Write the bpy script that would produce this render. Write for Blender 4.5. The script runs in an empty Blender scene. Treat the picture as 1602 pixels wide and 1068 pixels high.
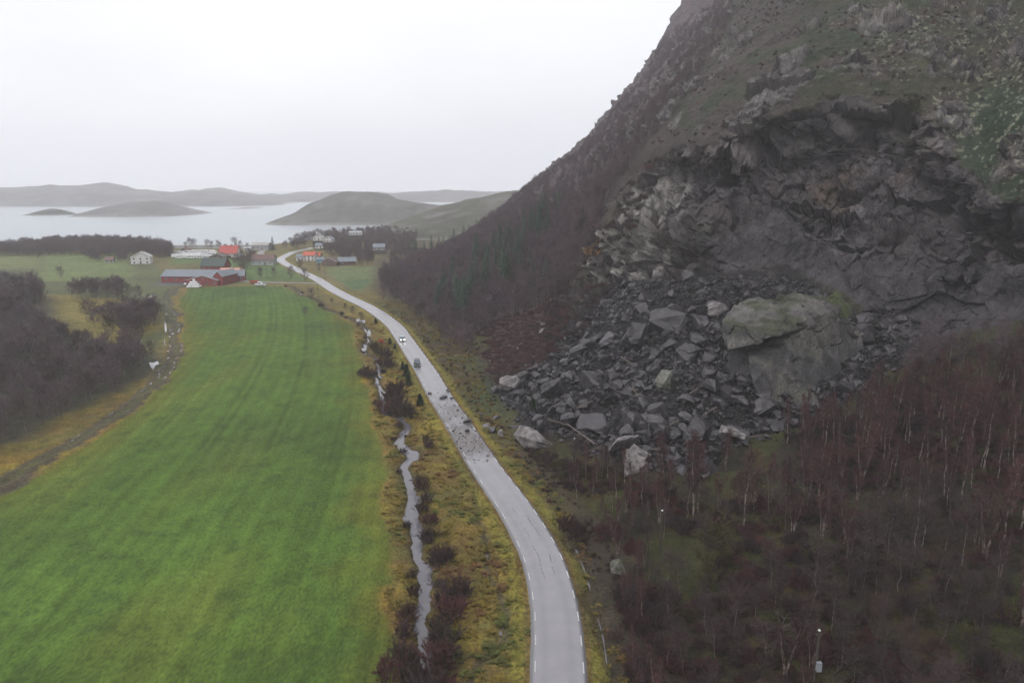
import bpy, bmesh, math, random
import numpy as np
from mathutils import Vector, Matrix

# ------------------------------------------------------------------ camera, sky, sun, exposure
sc = bpy.context.scene
CAMZ, PITCH, FPX = 54.0, math.radians(12.6), 1090.0
cam_d = bpy.data.cameras.new("camera"); cam = bpy.data.objects.new("camera", cam_d)
sc.collection.objects.link(cam)
cam.location = (0, 0, CAMZ); cam.rotation_euler = (math.pi / 2 - PITCH, 0, 0)
cam_d.sensor_width = 36.0; cam_d.lens = FPX / 1602 * 36.0
cam_d.clip_start = 0.5; cam_d.clip_end = 30000
sc.camera = cam
sc.view_settings.view_transform = 'Standard'; sc.view_settings.look = 'None'
sc.view_settings.exposure = 0.6; sc.view_settings.gamma = 1.0
sc.cycles.use_denoising = True
sc.cycles.max_bounces = 5; sc.cycles.diffuse_bounces = 2; sc.cycles.glossy_bounces = 2
sc.cycles.volume_bounces = 2; sc.cycles.transparent_max_bounces = 4
sc.cycles.caustics_reflective = False; sc.cycles.caustics_refractive = False

SUN_EL, SUN_ROT = math.radians(52), math.radians(-150)
world = bpy.data.worlds.new("World"); sc.world = world; world.use_nodes = True
nt = world.node_tree; N = nt.nodes; L = nt.links; N.clear()
wo = N.new('ShaderNodeOutputWorld'); bg = N.new('ShaderNodeBackground'); L.new(bg.outputs[0], wo.inputs[0])
sky = N.new('ShaderNodeTexSky'); sky.sky_type = 'NISHITA'; sky.sun_disc = False
sky.sun_elevation = SUN_EL; sky.sun_rotation = SUN_ROT; sky.air_density = 1.0; sky.dust_density = 3.0
tc = N.new('ShaderNodeTexCoord')
mp = N.new('ShaderNodeMapping'); mp.inputs['Scale'].default_value = (1.0, 1.0, 2.6)
L.new(tc.outputs['Generated'], mp.inputs[0])
cl = N.new('ShaderNodeTexNoise'); cl.inputs['Scale'].default_value = 2.2; cl.inputs['Detail'].default_value = 5
cl.inputs['Roughness'].default_value = 0.45; L.new(mp.outputs[0], cl.inputs['Vector'])
cr = N.new('ShaderNodeValToRGB')
cr.color_ramp.elements[0].position = 0.3; cr.color_ramp.elements[0].color = (6.9, 6.92, 7.2, 1)
cr.color_ramp.elements[1].position = 0.7; cr.color_ramp.elements[1].color = (8.5, 8.5, 8.75, 1)
L.new(cl.outputs['Fac'], cr.inputs[0])
mx = N.new('ShaderNodeMix'); mx.data_type = 'RGBA'; mx.inputs['Factor'].default_value = 0.93
L.new(sky.outputs[0], mx.inputs['A']); L.new(cr.outputs[0], mx.inputs['B'])
L.new(mx.outputs['Result'], bg.inputs['Color']); bg.inputs['Strength'].default_value = 0.1
sd = bpy.data.lights.new("sun", 'SUN'); sd.energy = 0.9; sd.angle = math.radians(30); sd.color = (1, .975, .94)
sun = bpy.data.objects.new("sun", sd); sc.collection.objects.link(sun)
sun.rotation_euler = (math.pi / 2 - SUN_EL, 0, math.radians(-30))

# ------------------------------------------------------------------ helpers
C = sc.collection
CP, SP = math.cos(PITCH), math.sin(PITCH)
rnd = random.Random(7)
RS = np.random.RandomState(11)

def G(px, py, z=0.0):
    u = (px - 801) / FPX; v = (py - 534) / FPX
    t = (CAMZ - z) / (SP + v * CP)
    return np.array([u * t, (CP - v * SP) * t, z])

def PY(px, py, Y):
    u = (px - 801) / FPX; v = (py - 534) / FPX
    t = Y / (CP - v * SP)
    return np.array([u * t, Y, CAMZ - t * (SP + v * CP)])

def proj(P):
    P = np.asarray(P, float)
    x = P[..., 0]; y = P[..., 1]; z = P[..., 2] - CAMZ
    d = y * CP - z * SP; d = np.where(d < 1, 1, d)
    up = y * SP + z * CP
    return 801 + FPX * x / d, 534 - FPX * up / d

def _hash(ix, iy, iz, seed):
    h = (ix.astype(np.int64) * 374761393 + iy.astype(np.int64) * 668265263 + iz.astype(np.int64) * 2147483647 + seed * 1274126177) & 0x7fffffff
    h = ((h ^ (h >> 13)) * 1274126177) & 0x7fffffff
    h = ((h ^ (h >> 16)) * 668265263) & 0x7fffffff
    return ((h ^ (h >> 15)) & 0xffffff) / float(0xffffff)

def vnoise(P, seed=0):
    F = np.floor(P); f = P - F; f = f * f * (3 - 2 * f); i = F.astype(np.int64)
    r = 0
    for dx in (0, 1):
        for dy in (0, 1):
            for dz in (0, 1):
                w = (f[:, 0] if dx else 1 - f[:, 0]) * (f[:, 1] if dy else 1 - f[:, 1]) * (f[:, 2] if dz else 1 - f[:, 2])
                r = r + w * _hash(i[:, 0] + dx, i[:, 1] + dy, i[:, 2] + dz, seed)
    return r * 2 - 1

def fbm(P, scale, octv=4, seed=0, gain=.5):
    r = 0; a = 1; s = 0; Q = P / scale
    for k in range(octv):
        r = r + a * vnoise(Q, seed + k * 17); s += a; a *= gain; Q = Q * 2.03 + 7.1
    return r / s

def facets(P, size, seed, tilt=.9):
    """broken-rock relief: every cell is a tilted plane"""
    Q = P / size; F = np.floor(Q).astype(np.int64)
    best = np.full(len(P), 9e9); sec = np.full(len(P), 9e9)
    out = np.zeros(len(P))
    for dx in (-1, 0, 1):
        for dy in (-1, 0, 1):
            for dz in (-1, 0, 1):
                cx = F[:, 0] + dx; cy = F[:, 1] + dy; cz = F[:, 2] + dz
                j0 = _hash(cx, cy, cz, seed); j1 = _hash(cx, cy, cz, seed + 1); j2 = _hash(cx, cy, cz, seed + 2)
                ex = Q[:, 0] - (cx + j0); ey = Q[:, 1] - (cy + j1); ez = Q[:, 2] - (cz + j2)
                d = ex * ex + ey * ey + ez * ez
                h = _hash(cx, cy, cz, seed + 3) * 2 - 1
                val = h + tilt * ((j1 * 2 - 1) * ex + (j2 * 2 - 1) * ey + (j0 * 2 - 1) * 1.4 * ez)
                m = d < best
                sec = np.where(m, best, np.minimum(sec, d))
                out = np.where(m, val, out); best = np.where(m, d, best)
    return out, np.sqrt(sec) - np.sqrt(best)

def inpoly(x, y, poly):
    r = np.zeros(x.shape, bool); n = len(poly)
    for k in range(n):
        x0, y0 = poly[k][:2]; x1, y1 = poly[(k + 1) % n][:2]
        if y0 == y1: continue
        c = ((y0 > y) != (y1 > y)) & (x < (x1 - x0) * (y - y0) / (y1 - y0) + x0)
        r ^= c
    return r

def dline(x, y, line, closed=False, param=False):
    best = np.full(x.shape, 1e9); bt = np.zeros(x.shape); side = np.zeros(x.shape)
    n = len(line); acc = 0
    for k in range(n if closed else n - 1):
        x0, y0 = line[k][:2]; x1, y1 = line[(k + 1) % n][:2]
        dx, dy = x1 - x0, y1 - y0; l2 = dx * dx + dy * dy + 1e-9
        t = np.clip(((x - x0) * dx + (y - y0) * dy) / l2, 0, 1)
        d = np.hypot(x - x0 - t * dx, y - y0 - t * dy)
        m = d < best
        if param:
            bt = np.where(m, acc + t * math.sqrt(l2), bt)
            side = np.where(m, np.sign((x - x0) * dy - (y - y0) * dx), side)
        best = np.where(m, d, best); acc += math.sqrt(l2)
    return (best, bt, side) if param else best

def sdf(x, y, poly):
    d = dline(x, y, poly, True)
    return np.where(inpoly(x, y, poly), -d, d)

def sstep(a, b, x):
    t = np.clip((x - a) / (b - a), 0, 1); return t * t * (3 - 2 * t)

def spline(pts, step):
    pts = [np.array(p, float) for p in pts]
    P = [2 * pts[0] - pts[1]] + pts + [2 * pts[-1] - pts[-2]]
    out = []
    for k in range(1, len(P) - 2):
        n = max(1, int(np.linalg.norm(P[k + 1] - P[k]) / step))
        for i in range(n):
            t = i / n
            out.append(.5 * ((2 * P[k]) + (-P[k - 1] + P[k + 1]) * t + (2 * P[k - 1] - 5 * P[k] + 4 * P[k + 1] - P[k + 2]) * t * t
                             + (-P[k - 1] + 3 * P[k] - 3 * P[k + 1] + P[k + 2]) * t ** 3))
    out.append(pts[-1]); return np.array(out)

def mesh_np(name, V, F, cols=None, smooth=True, mats=None, mi=None):
    """F: (n,3) or (n,4) array"""
    V = np.ascontiguousarray(V, np.float32); F = np.ascontiguousarray(F, np.int32)
    me = bpy.data.meshes.new(name); k = F.shape[1]
    me.vertices.add(len(V)); me.vertices.foreach_set('co', V.ravel())
    me.loops.add(F.size); me.loops.foreach_set('vertex_index', F.ravel())
    me.polygons.add(len(F)); me.polygons.foreach_set('loop_start', np.arange(0, F.size, k, dtype=np.int32))
    me.polygons.foreach_set('use_smooth', np.full(len(F), smooth, bool))
    for m in mats or []: me.materials.append(m)
    if mi is not None: me.polygons.foreach_set('material_index', np.asarray(mi, np.int32))
    me.update(calc_edges=True)
    if cols is not None:
        a = me.attributes.new('tone', 'FLOAT_COLOR', 'POINT')
        a.data.foreach_set('color', np.ascontiguousarray(np.c_[cols, np.ones(len(cols))], np.float32).ravel())
    return me

def link(name, me, parent=None, loc=None, rz=0, sca=None):
    o = bpy.data.objects.new(name, me); C.objects.link(o)
    if parent: o.parent = parent
    if loc is not None: o.location = loc
    if rz: o.rotation_euler = (0, 0, rz)
    if sca is not None: o.scale = sca if hasattr(sca, '__len__') else (sca,) * 3
    return o

def tag(o, label=None, cat=None, group=None, kind=None):
    if label: o['label'] = label
    if cat: o['category'] = cat
    if group: o['group'] = group
    if kind: o['kind'] = kind
    return o

def thing(name, label, cat, loc=(0, 0, 0), rz=0, group=None, sca=1):
    return tag(link(name, None, None, loc, rz, sca), label, cat, group)

class MB:
    """collects shapes into one mesh"""
    def __init__(s): s.v = []; s.f = []; s.m = []; s.cur = 0
    def add(s, vs, fs):
        b = len(s.v); s.v += [tuple(v) for v in vs]; s.f += [tuple(i + b for i in f) for f in fs]; s.m += [s.cur] * len(fs); return s
    def box(s, x0, y0, z0, x1, y1, z1):
        return s.add([(x0, y0, z0), (x1, y0, z0), (x1, y1, z0), (x0, y1, z0), (x0, y0, z1), (x1, y0, z1), (x1, y1, z1), (x0, y1, z1)],
                     [(0, 3, 2, 1), (4, 5, 6, 7), (0, 1, 5, 4), (1, 2, 6, 5), (2, 3, 7, 6), (3, 0, 4, 7)])
    def prism(s, prof, y0, y1):
        n = len(prof); b = [(x, y0, z) for x, z in prof] + [(x, y1, z) for x, z in prof]
        return s.add(b, [tuple(range(n)), tuple(range(2 * n - 1, n - 1, -1))] + [(i, i + n, (i + 1) % n + n, (i + 1) % n) for i in range(n)])
    def tube(s, p0, p1, r0, r1, n=6):
        p0 = Vector(p0); p1 = Vector(p1); d = (p1 - p0)
        if d.length < 1e-6: return s
        d.normalize(); a = d.orthogonal().normalized(); b = d.cross(a)
        vs = []
        for p, r in ((p0, r0), (p1, r1)):
            for k in range(n):
                t = 2 * math.pi * k / n; vs.append(p + a * (r * math.cos(t)) + b * (r * math.sin(t)))
        return s.add(vs, [(k, (k + 1) % n, (k + 1) % n + n, k + n) for k in range(n)] + [tuple(range(n - 1, -1, -1)), tuple(range(n, 2 * n))])
    def mesh(s, name, mats, smooth=False):
        me = bpy.data.meshes.new(name); me.from_pydata(s.v, [], s.f)
        for m in (mats if isinstance(mats, (list, tuple)) else [mats]): me.materials.append(m)
        for p, k in zip(me.polygons, s.m): p.material_index = k; p.use_smooth = smooth
        me.update(); return me
    def obj(s, name, mats, parent=None, smooth=False, **k): return link(name, s.mesh(name, mats, smooth), parent, **k)

# ------------------------------------------------------------------ materials
def mat(name, col=(.5, .5, .5), rough=.7, var=.25, scale=1.0, bump=0, metal=0, spec=.5, rndv=0, col2=None):
    m = bpy.data.materials.new(name); m.use_nodes = True; n = m.node_tree.nodes; l = m.node_tree.links
    b = n['Principled BSDF']; b.inputs['Roughness'].default_value = rough; b.inputs['Metallic'].default_value = metal
    b.inputs['Specular IOR Level'].default_value = spec
    g = n.new('ShaderNodeNewGeometry')
    tx = n.new('ShaderNodeTexNoise'); tx.inputs['Scale'].default_value = scale; tx.inputs['Detail'].default_value = 5
    l.new(g.outputs['Position'], tx.inputs['Vector'])
    mm = n.new('ShaderNodeMix'); mm.data_type = 'RGBA'
    c2 = col2 or tuple(c * (1 - var) for c in col); c1 = tuple(min(1, c * (1 + var)) for c in col) if col2 is None else col
    mm.inputs['A'].default_value = (*c2, 1); mm.inputs['B'].default_value = (*c1, 1)
    rp = n.new('ShaderNodeMapRange'); rp.inputs['From Min'].default_value = .32; rp.inputs['From Max'].default_value = .68
    l.new(tx.outputs['Fac'], rp.inputs['Value'])
    fac = rp.outputs[0]
    if rndv:
        oi = n.new('ShaderNodeObjectInfo'); ad = n.new('ShaderNodeMix'); ad.data_type = 'FLOAT'
        ad.inputs['Factor'].default_value = rndv
        l.new(fac, ad.inputs['A']); l.new(oi.outputs['Random'], ad.inputs['B']); fac = ad.outputs['Result']
    l.new(fac, mm.inputs['Factor']); l.new(mm.outputs['Result'], b.inputs['Base Color'])
    if bump:
        bp = n.new('ShaderNodeBump'); bp.inputs['Distance'].default_value = bump; bp.inputs['Strength'].default_value = .8
        l.new(tx.outputs['Fac'], bp.inputs['Height']); l.new(bp.outputs[0], b.inputs['Normal'])
    return m

def tone_mat(name, scales, lo, hi, rough=.85, bumps=(), spec=.3, speck=None, stretch=None):
    """colour of the thing from its 'tone' attribute, broken up by several noises"""
    m = bpy.data.materials.new(name); m.use_nodes = True; n = m.node_tree.nodes; l = m.node_tree.links
    b = n['Principled BSDF']; b.inputs['Roughness'].default_value = rough; b.inputs['Specular IOR Level'].default_value = spec
    at = n.new('ShaderNodeAttribute'); at.attribute_name = 'tone'
    g = n.new('ShaderNodeNewGeometry'); vec = g.outputs['Position']
    if stretch:
        mpn = n.new('ShaderNodeMapping'); mpn.inputs['Rotation'].default_value = stretch[0]; mpn.inputs['Scale'].default_value = stretch[1]
        l.new(vec, mpn.inputs[0]); vec = mpn.outputs[0]
    cur = at.outputs['Color']; hs = []
    for k, s in enumerate(scales):
        tx = n.new('ShaderNodeTexNoise'); tx.inputs['Scale'].default_value = s; tx.inputs['Detail'].default_value = 6
        tx.inputs['Roughness'].default_value = .62
        l.new(vec, tx.inputs['Vector']); hs.append(tx.outputs['Fac'])
        r = n.new('ShaderNodeMapRange'); r.inputs['From Min'].default_value = .3; r.inputs['From Max'].default_value = .7
        r.inputs['To Min'].default_value = lo[k]; r.inputs['To Max'].default_value = hi[k]
        l.new(tx.outputs['Fac'], r.inputs['Value'])
        mu = n.new('ShaderNodeVectorMath'); mu.operation = 'SCALE'
        l.new(cur, mu.inputs[0]); l.new(r.outputs[0], mu.inputs['Scale']); cur = mu.outputs[0]
    if speck:
        col, sc_, thr, amt = speck
        tx = n.new('ShaderNodeTexNoise'); tx.inputs['Scale'].default_value = sc_; tx.inputs['Detail'].default_value = 4
        l.new(vec, tx.inputs['Vector'])
        r = n.new('ShaderNodeMapRange'); r.inputs['From Min'].default_value = thr; r.inputs['From Max'].default_value = thr + .06
        r.inputs['To Max'].default_value = amt; l.new(tx.outputs['Fac'], r.inputs['Value'])
        mm = n.new('ShaderNodeMix'); mm.data_type = 'RGBA'; l.new(r.outputs[0], mm.inputs['Factor'])
        l.new(cur, mm.inputs['A']); mm.inputs['B'].default_value = (*col, 1); cur = mm.outputs['Result']
    l.new(cur, b.inputs['Base Color'])
    prev = None
    for k, d in enumerate(bumps):
        if not d: continue
        bp = n.new('ShaderNodeBump'); bp.inputs['Distance'].default_value = d; bp.inputs['Strength'].default_value = 1
        l.new(hs[k], bp.inputs['Height'])
        if prev: l.new(prev, bp.inputs['Normal'])
        prev = bp.outputs[0]
    if prev: l.new(prev, b.inputs['Normal'])
    return m

M_ground = tone_mat('grassland', (.045, .35, 2.2), (.8, .66, .42), (1.2, 1.34, 1.6), bumps=(0, .35, .3), spec=.2)
M_field = tone_mat('meadow', (.03, .22, 1.6), (.80, .80, .60), (1.18, 1.2, 1.4), bumps=(0, .1, .12), spec=.15,
                   stretch=((0, 0, math.radians(8)), (1.5, .75, 1)))
M_rock = tone_mat('mountain_rock', (.06, .5, 3.0), (.74, .55, .5), (1.28, 1.42, 1.5), bumps=(0, .9, .35), rough=.7, spec=.35,
                  stretch=((math.radians(20), math.radians(-38), math.radians(10)), (1, 1, .45)))
M_boulder = mat('boulder_stone', (.064, .059, .066), .45, scale=.9, bump=.4, rndv=.6, col2=(.012, .010, .011))
M_debris = mat('fallen_stone', (.06, .055, .06), .6, scale=3, bump=.05, rndv=.4, col2=(.025, .022, .025))
M_palestone = mat('pale_stone', (.22, .20, .195), .7, scale=.9, bump=.3, col2=(.05, .047, .05))
M_bark = mat('pale_bark', (.31, .25, .23), .8, scale=4, col2=(.08, .06, .055), rndv=.5)
M_darkbark = mat('dark_bark', (.05, .04, .038), .85, scale=3)
M_twig_purple = mat('purple_twigs', (.095, .030, .034), .9, scale=.12, rndv=.55, col2=(.028, .017, .018))
M_twig_brown = mat('brown_twigs', (.065, .040, .038), .9, scale=.1, rndv=.5, col2=(.024, .017, .018))
M_twig_far = mat('hazed_purple_twigs', (.135, .092, .106), .9, scale=.03, rndv=.5, col2=(.065, .044, .052))  # purple-brown twigs of the farther woods, made paler with haze mixed into the colour
M_twig_olive = mat('olive_twigs', (.085, .075, .022), .9, scale=.3, rndv=.5, col2=(.045, .036, .016))
M_limb = mat('grey_limbs', (.09, .075, .07), .85, scale=2, rndv=.5, col2=(.022, .018, .018))
M_needle = mat('spruce_needles', (.038, .072, .040), .9, scale=.3, rndv=.5, col2=(.022, .042, .028))
M_tuss = mat('tussock_grass', (.24, .18, .03), .9, scale=.09, rndv=.5, col2=(.10, .075, .022))
M_heath = mat('heath', (.05, .06, .03), .9, scale=.05, rndv=.5, col2=(.045, .03, .03))
def water_mat(name, col, rough, bump, scale, spec=.5, ior=1.33):
    m = mat(name, col, rough, .08, scale, bump, spec=spec); m.node_tree.nodes['Principled BSDF'].inputs['IOR'].default_value = ior; return m
M_sea = water_mat('sea_water', (.30, .335, .37), .25, .02, .2)
M_stream = water_mat('stream_water', (.10, .095, .11), .08, .03, 1.2, ior=1.6)  # lifted base colour and raised IOR stand in for stronger sky reflection
M_puddle = water_mat('puddle_water', (.36, .36, .38), .05, .005, 1)
# ------------------------------------------------------------------ plan of the valley (centre lines and outlines on the ground)
def GL(pts): return [tuple(G(*p)[:2]) for p in pts]
road_px = [(874, 1400), (876, 1150), (874, 1068), (872, 1000), (868, 955), (862, 922), (847, 872), (825.5, 829), (802.7, 792), (779.5, 760), (759, 731), (737, 696),
           (712.5, 657), (687, 618), (667, 582), (656, 566), (631, 529), (614.5, 508), (580, 483), (541, 464), (519, 452), (494, 436), (462, 421), (440, 408), (444, 402), (462, 394), (490, 388)]
ROAD = spline([(*p, 0) for p in GL(road_px)], 2.5)[:, :2]
ROADL = [tuple(p) for p in ROAD[::2]]
HARB = spline([(*p, 0) for p in GL([(434, 405), (408, 397), (413, 391), (423, 385)])], 4)[:, :2]
FARMROAD = spline([(*p, 0) for p in GL([(503, 443.5), (470, 442.5), (430, 442), (400, 441), (370, 439)])], 4)[:, :2]
stream_px = [(450, 447), (459, 450), (480, 463), (503, 474), (511, 483), (537, 492), (561, 503), (579, 521), (573, 535), (569, 549), (583, 560), (594, 588), (598, 610), (601, 640), (622, 648), (635, 660),
             (631, 674), (622, 687), (629, 694), (637, 702), (642, 711), (633, 722), (628, 732), (635, 739), (640, 752), (648, 767), (646, 797), (651, 823), (649, 855),
             (653, 878), (664, 898), (668, 933), (667, 962), (667, 1005), (668, 1048), (680, 1120), (690, 1300)]
STREAM = spline([(*p, 0) for p in GL(stream_px)], 1.2)[:, :2]
STREAML = [tuple(p) for p in STREAM[::2]]
track_px = [(300, 446), (272, 452), (262, 465), (268, 490), (275, 520), (272, 555), (252, 592), (222, 620), (180, 650), (120, 690), (50, 728), (-20, 768), (-140, 830), (-400, 960)]
TRACK = spline([(*p, 0) for p in GL(track_px)], 3)[:, :2]; TRACKL = [tuple(p) for p in TRACK]
FIELD = GL([(-400, 1010), (-120, 838), (0, 768), (60, 740), (140, 698), (210, 648), (262, 596), (288, 548), (290, 500), (282, 468), (296, 451), (380, 447), (440, 448), (470, 460), (508, 480), (552, 508), (558, 545),
            (574, 600), (580, 645), (596, 690), (604, 760), (606, 850), (602, 930), (612, 990), (600, 1068), (590, 1300), (500, 2500), (-3000, 2500)])
DITCH = GL([(895, 845), (906, 867), (920, 907), (930, 945), (943, 991), (951, 1048), (958, 1120)])
TRICKLE = GL([(722, 740), (736, 771), (750, 808), (762, 846), (764, 875), (780, 905), (787, 940), (785, 976), (780, 1000), (745, 1040), (722, 1070)])
SHORE = GL([(-900, 384), (0, 384), (270, 385), (395, 385), (430, 380), (480, 374), (560, 362), (600, 357)])
FOOT_CTRL = [(40, 30), *[tuple(G(*p)[:2]) for p in [(975, 1000), (938, 870), (880, 770), (818, 705), (782, 640), (752, 580), (735, 520), (655, 482), (592, 452)]], tuple(PY(595, 405, 530)[:2]), tuple(PY(600, 379, 700)[:2]), (-150, 900)]
FOOT = spline([(*p, 0) for p in FOOT_CTRL], 6)[:, :2]

# ------------------------------------------------------------------ the ground
NR, NC = 860, 760
tY = np.linspace(0, 1, NR); Yr = 34 * (1230 / 34.0) ** tY - 50 + 16
ss = np.linspace(0, 1, NC)
fy = FOOT[:, 1]; fx = FOOT[:, 0]; order = np.argsort(fy)
xr = np.interp(Yr, fy[order], fx[order]) + 26 + Yr * .02
xr = xr + sstep(520, 760, Yr) * 70
xr = np.where(Yr > 880, xr + (Yr - 880) * 1.2, xr)
xl = -(95 + 1.02 * Yr)
X = xl[:, None] + (xr - xl)[:, None] * (ss[None, :] ** .9); Yg = np.repeat(Yr[:, None], NC, 1)
gx = X.ravel(); gy = Yg.ravel(); P3 = np.c_[gx, gy, np.zeros(gx.size)]
n1 = fbm(P3, 9, 4, 3); n2 = fbm(P3, 2.2, 3, 5); n3 = fbm(P3, 60, 3, 9); n4 = fbm(P3, 25, 3, 31)
wx = gx + n1 * 2.2 + n2 * .7; wy = gy + fbm(P3, 9, 3, 71) * 2.2 + n2 * .5      # wobbling borders
dR = dline(gx, gy, ROADL); dS = dline(gx, gy, STREAML); dSw = dline(wx, wy, STREAML)
dT = dline(wx, wy, TRACKL); dH = dline(gx, gy, [tuple(p) for p in HARB]); dFm = dline(gx, gy, [tuple(p) for p in FARMROAD])
dF = sdf(wx, wy, FIELD); dD = dline(wx, wy, DITCH); dK = dline(wx, wy, TRICKLE)
dFoot = dline(gx, gy, [tuple(p) for p in FOOT])
px, py = proj(P3)
SHX = np.array([p[0] for p in SHORE]); SHY = np.array([p[1] for p in SHORE])
shore = np.interp(gx, SHX, SHY) ; shore = np.where(gx > SHX[-1], SHY[-1] + (gx - SHX[-1]) * 2.2, shore)
dsh = shore - gy + n1 * 5
infield = sstep(.8, -.8, dF)
z = n1 * .22 + n2 * .12 + n3 * .0
z = z * (1 - .85 * infield)
chw = sstep(230, 140, gy)
chan = 1.1 * np.exp(-(np.maximum(dSw - .05 - .2 * chw, 0) / (.45 + .5 * chw)) ** 2)
z -= chan * sstep(700, 300, gy)
z -= .55 * np.exp(-(dD / .7) ** 2) + .3 * np.exp(-(dK / .8) ** 2)
z = np.where(dT < 5, z * .5 - .12 * np.cos(dT * 2.6) * sstep(5, 3, dT), z)
rb = sstep(5.2, 3.4, dR); z = z * (1 - rb) + .18 * rb
rb2 = sstep(4, 2.5, np.minimum(dH, dFm)); z = z * (1 - rb2) - .02 * rb2
z = np.where(dsh < 25, z * .3 + (-6 + 6 * sstep(-25, 25, dsh)) * 1.0, z)
# tones
def mixc(c, col, w): return c * (1 - w[:, None]) + np.array(col)[None, :] * w[:, None]
tone = np.tile(np.array([.165, .140, .036]), (gx.size, 1))
q1 = sstep(-.35, .35, n1 + n2 * .5); q2 = sstep(-.3, .4, fbm(P3, 4, 3, 44)); q3 = sstep(-.2, .3, n4)
tone = mixc(tone, (.27, .20, .030), q1 * .85)
tone = mixc(tone, (.21, .095, .028), q2 * .45)
tone = mixc(tone, (.075, .075, .03), q3 * .35)
far = sstep(230, 420, gy)
tone = mixc(tone, (.125, .115, .05), far * .7)
# left meadows and patches
PF = lambda pts: sdf(wx + n4 * 4, wy + n4 * 6, GL(pts))
pale = (.125, .17, .055); green = (.10, .155, .05)
tone = mixc(tone, (.105, .115, .05), sstep(4, -4, PF([(-600, 398), (230, 398), (250, 420), (270, 450), (262, 520), (230, 580), (140, 640), (-600, 900)])))
tone = mixc(tone, (.15, .17, .065), sstep(4, -4, PF([(-600, 397), (62, 397), (58, 420), (-600, 426)])))
tone = mixc(tone, (.145, .18, .065), sstep(4, -4, PF([(72, 397), (190, 397), (215, 425), (205, 437), (60, 440), (60, 425)])))
tone = mixc(tone, (.20, .165, .045), sstep(4, -4, PF([(40, 458), (150, 466), (232, 474), (245, 520), (180, 540), (80, 512)])))
tone = mixc(tone, green, sstep(4, -4, PF([(268, 403), (345, 403), (420, 412), (440, 408), (478, 432), (492, 440), (372, 440), (350, 448), (310, 410), (270, 415)])))
tone = mixc(tone, (.14, .17, .07), sstep(4, -4, PF([(505, 418), (590, 416), (588, 440), (570, 458), (545, 452), (500, 428)])))
tone = mixc(tone, (.08, .13, .055), sstep(3, -3, PF([(530, 440), (585, 436), (575, 450), (545, 452)])))
tone = mixc(tone, (.17, .12, .07), sstep(4, -4, PF([(494, 424), (510, 428), (545, 452), (520, 446)])) * .7)
# field
fv = fbm(np.c_[gx * 1.0, gy * .35, gx * 0], 14, 4, 51); fv2 = fbm(P3, 45, 3, 52)
fc = np.tile(np.array([.084, .146, .024]), (gx.size, 1))
fc = mixc(fc, (.108, .138, .024), sstep(-.1, .45, fv) * .7); fc = mixc(fc, (.058, .100, .020), sstep(0, .5, -fv2) * .6)
fc = mixc(fc, (.125, .130, .020), sstep(-9, -.5, dF + n1 * 4) * .7)
fc = mixc(fc, (.068, .128, .032), sstep(260, 380, gy) * .6)
dfs = dF + 0; rws = gx + gy * .10 + .0006 * (gy - 100) ** 2 * (gx < 0); rows_ = np.sin(rws * .9 + n4 * 2) * .6 + np.sin(rws * 2.1 + n4); fc *= (1 + .075 * rows_[:, None])
tram = np.exp(-((rws % 14 - 5) / .5) ** 2) + np.exp(-((rws % 14 - 7) / .5) ** 2); fc *= (1 - .24 * (tram * sstep(-.3, .3, n4 + n1 * .5))[:, None])
spot = sstep(.30, .5, fbm(P3, 3.5, 3, 57)); fc = mixc(fc, (.045, .082, .02), spot * .45)
tone = tone * (1 - infield[:, None]) + fc * infield[:, None]
tone = mixc(tone, (.21, .13, .03), np.exp(-((dF - 1.5) / 1.8) ** 2) * .55 * q2)
# stream bank mud, ditches, verge, track
tone = mixc(tone, (.05, .042, .03), np.exp(-(dSw / 2.0) ** 2) * .9)
tone = mixc(tone, (.05, .045, .045), np.exp(-(dK / .6) ** 2) * .8)
tone = mixc(tone, (.09, .065, .05), np.exp(-((dD) / 1.2) ** 2) * .9)
tone = mixc(tone, (.072, .064, .050), sstep(3.2, 1.6, dT + n2 * 1.4 + n1 * .8) * .85)
tone = mixc(tone, (.10, .11, .035), np.exp(-(dT / .8) ** 4) * .5)
vr = np.exp(-((dR - 4.7) / 1.3) ** 2)
tone = mixc(tone, (.20, .18, .032), vr * .7); tone = mixc(tone, (.13, .075, .04), np.exp(-((dR - 3.5) / .35) ** 2) * .6)
# right side: yard of the farm, dark wood floor near the foot
rightside = sstep(12, 3, dFoot) * (gx > 0)
xf = np.interp(gy, fy[order], fx[order])
wf = sstep(-7, 1, gx - xf + n1 * 3)
tone = mixc(tone, (.06, .045, .025), wf * .9 * sstep(260, 200, gy))
tone = mixc(tone, (.07, .062, .04), wf * .75 * sstep(200, 260, gy))
rsd_ = sstep(4.6, 7.0, dR + n1 * 1.2) * (np.interp(gy, ROAD[::-1][:, 1] if ROAD[0, 1] > ROAD[-1, 1] else ROAD[:, 1], ROAD[::-1][:, 0] if ROAD[0, 1] > ROAD[-1, 1] else ROAD[:, 0]) < gx) * sstep(360, 300, gy)
tone = mixc(tone, (.058, .050, .028), rsd_ * .8); tone = mixc(tone, (.085, .085, .030), rsd_ * sstep(.0, .35, n1 + n2 * .4) * .6); tone = mixc(tone, (.045, .034, .028), rsd_ * sstep(.05, .4, n4) * .7)
tone = mixc(tone, (.040, .075, .028), sstep(5, -5, PF([(770, 590), (740, 560), (735, 610), (790, 690), (840, 720), (800, 640)])) * q3 * .8)
tone = mixc(tone, (.10, .10, .10), sstep(5, -3, PF([(248, 446), (300, 446), (350, 446), (372, 438), (300, 440), (248, 440)])))
lw = [(-600, 420), (20, 425), (60, 455), (80, 500), (130, 530), (245, 545), (225, 590), (160, 625), (90, 665), (0, 700), (-600, 980)]
tone = mixc(tone, (.045, .042, .032), sstep(6, -4, PF(lw)) * .9)
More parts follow.
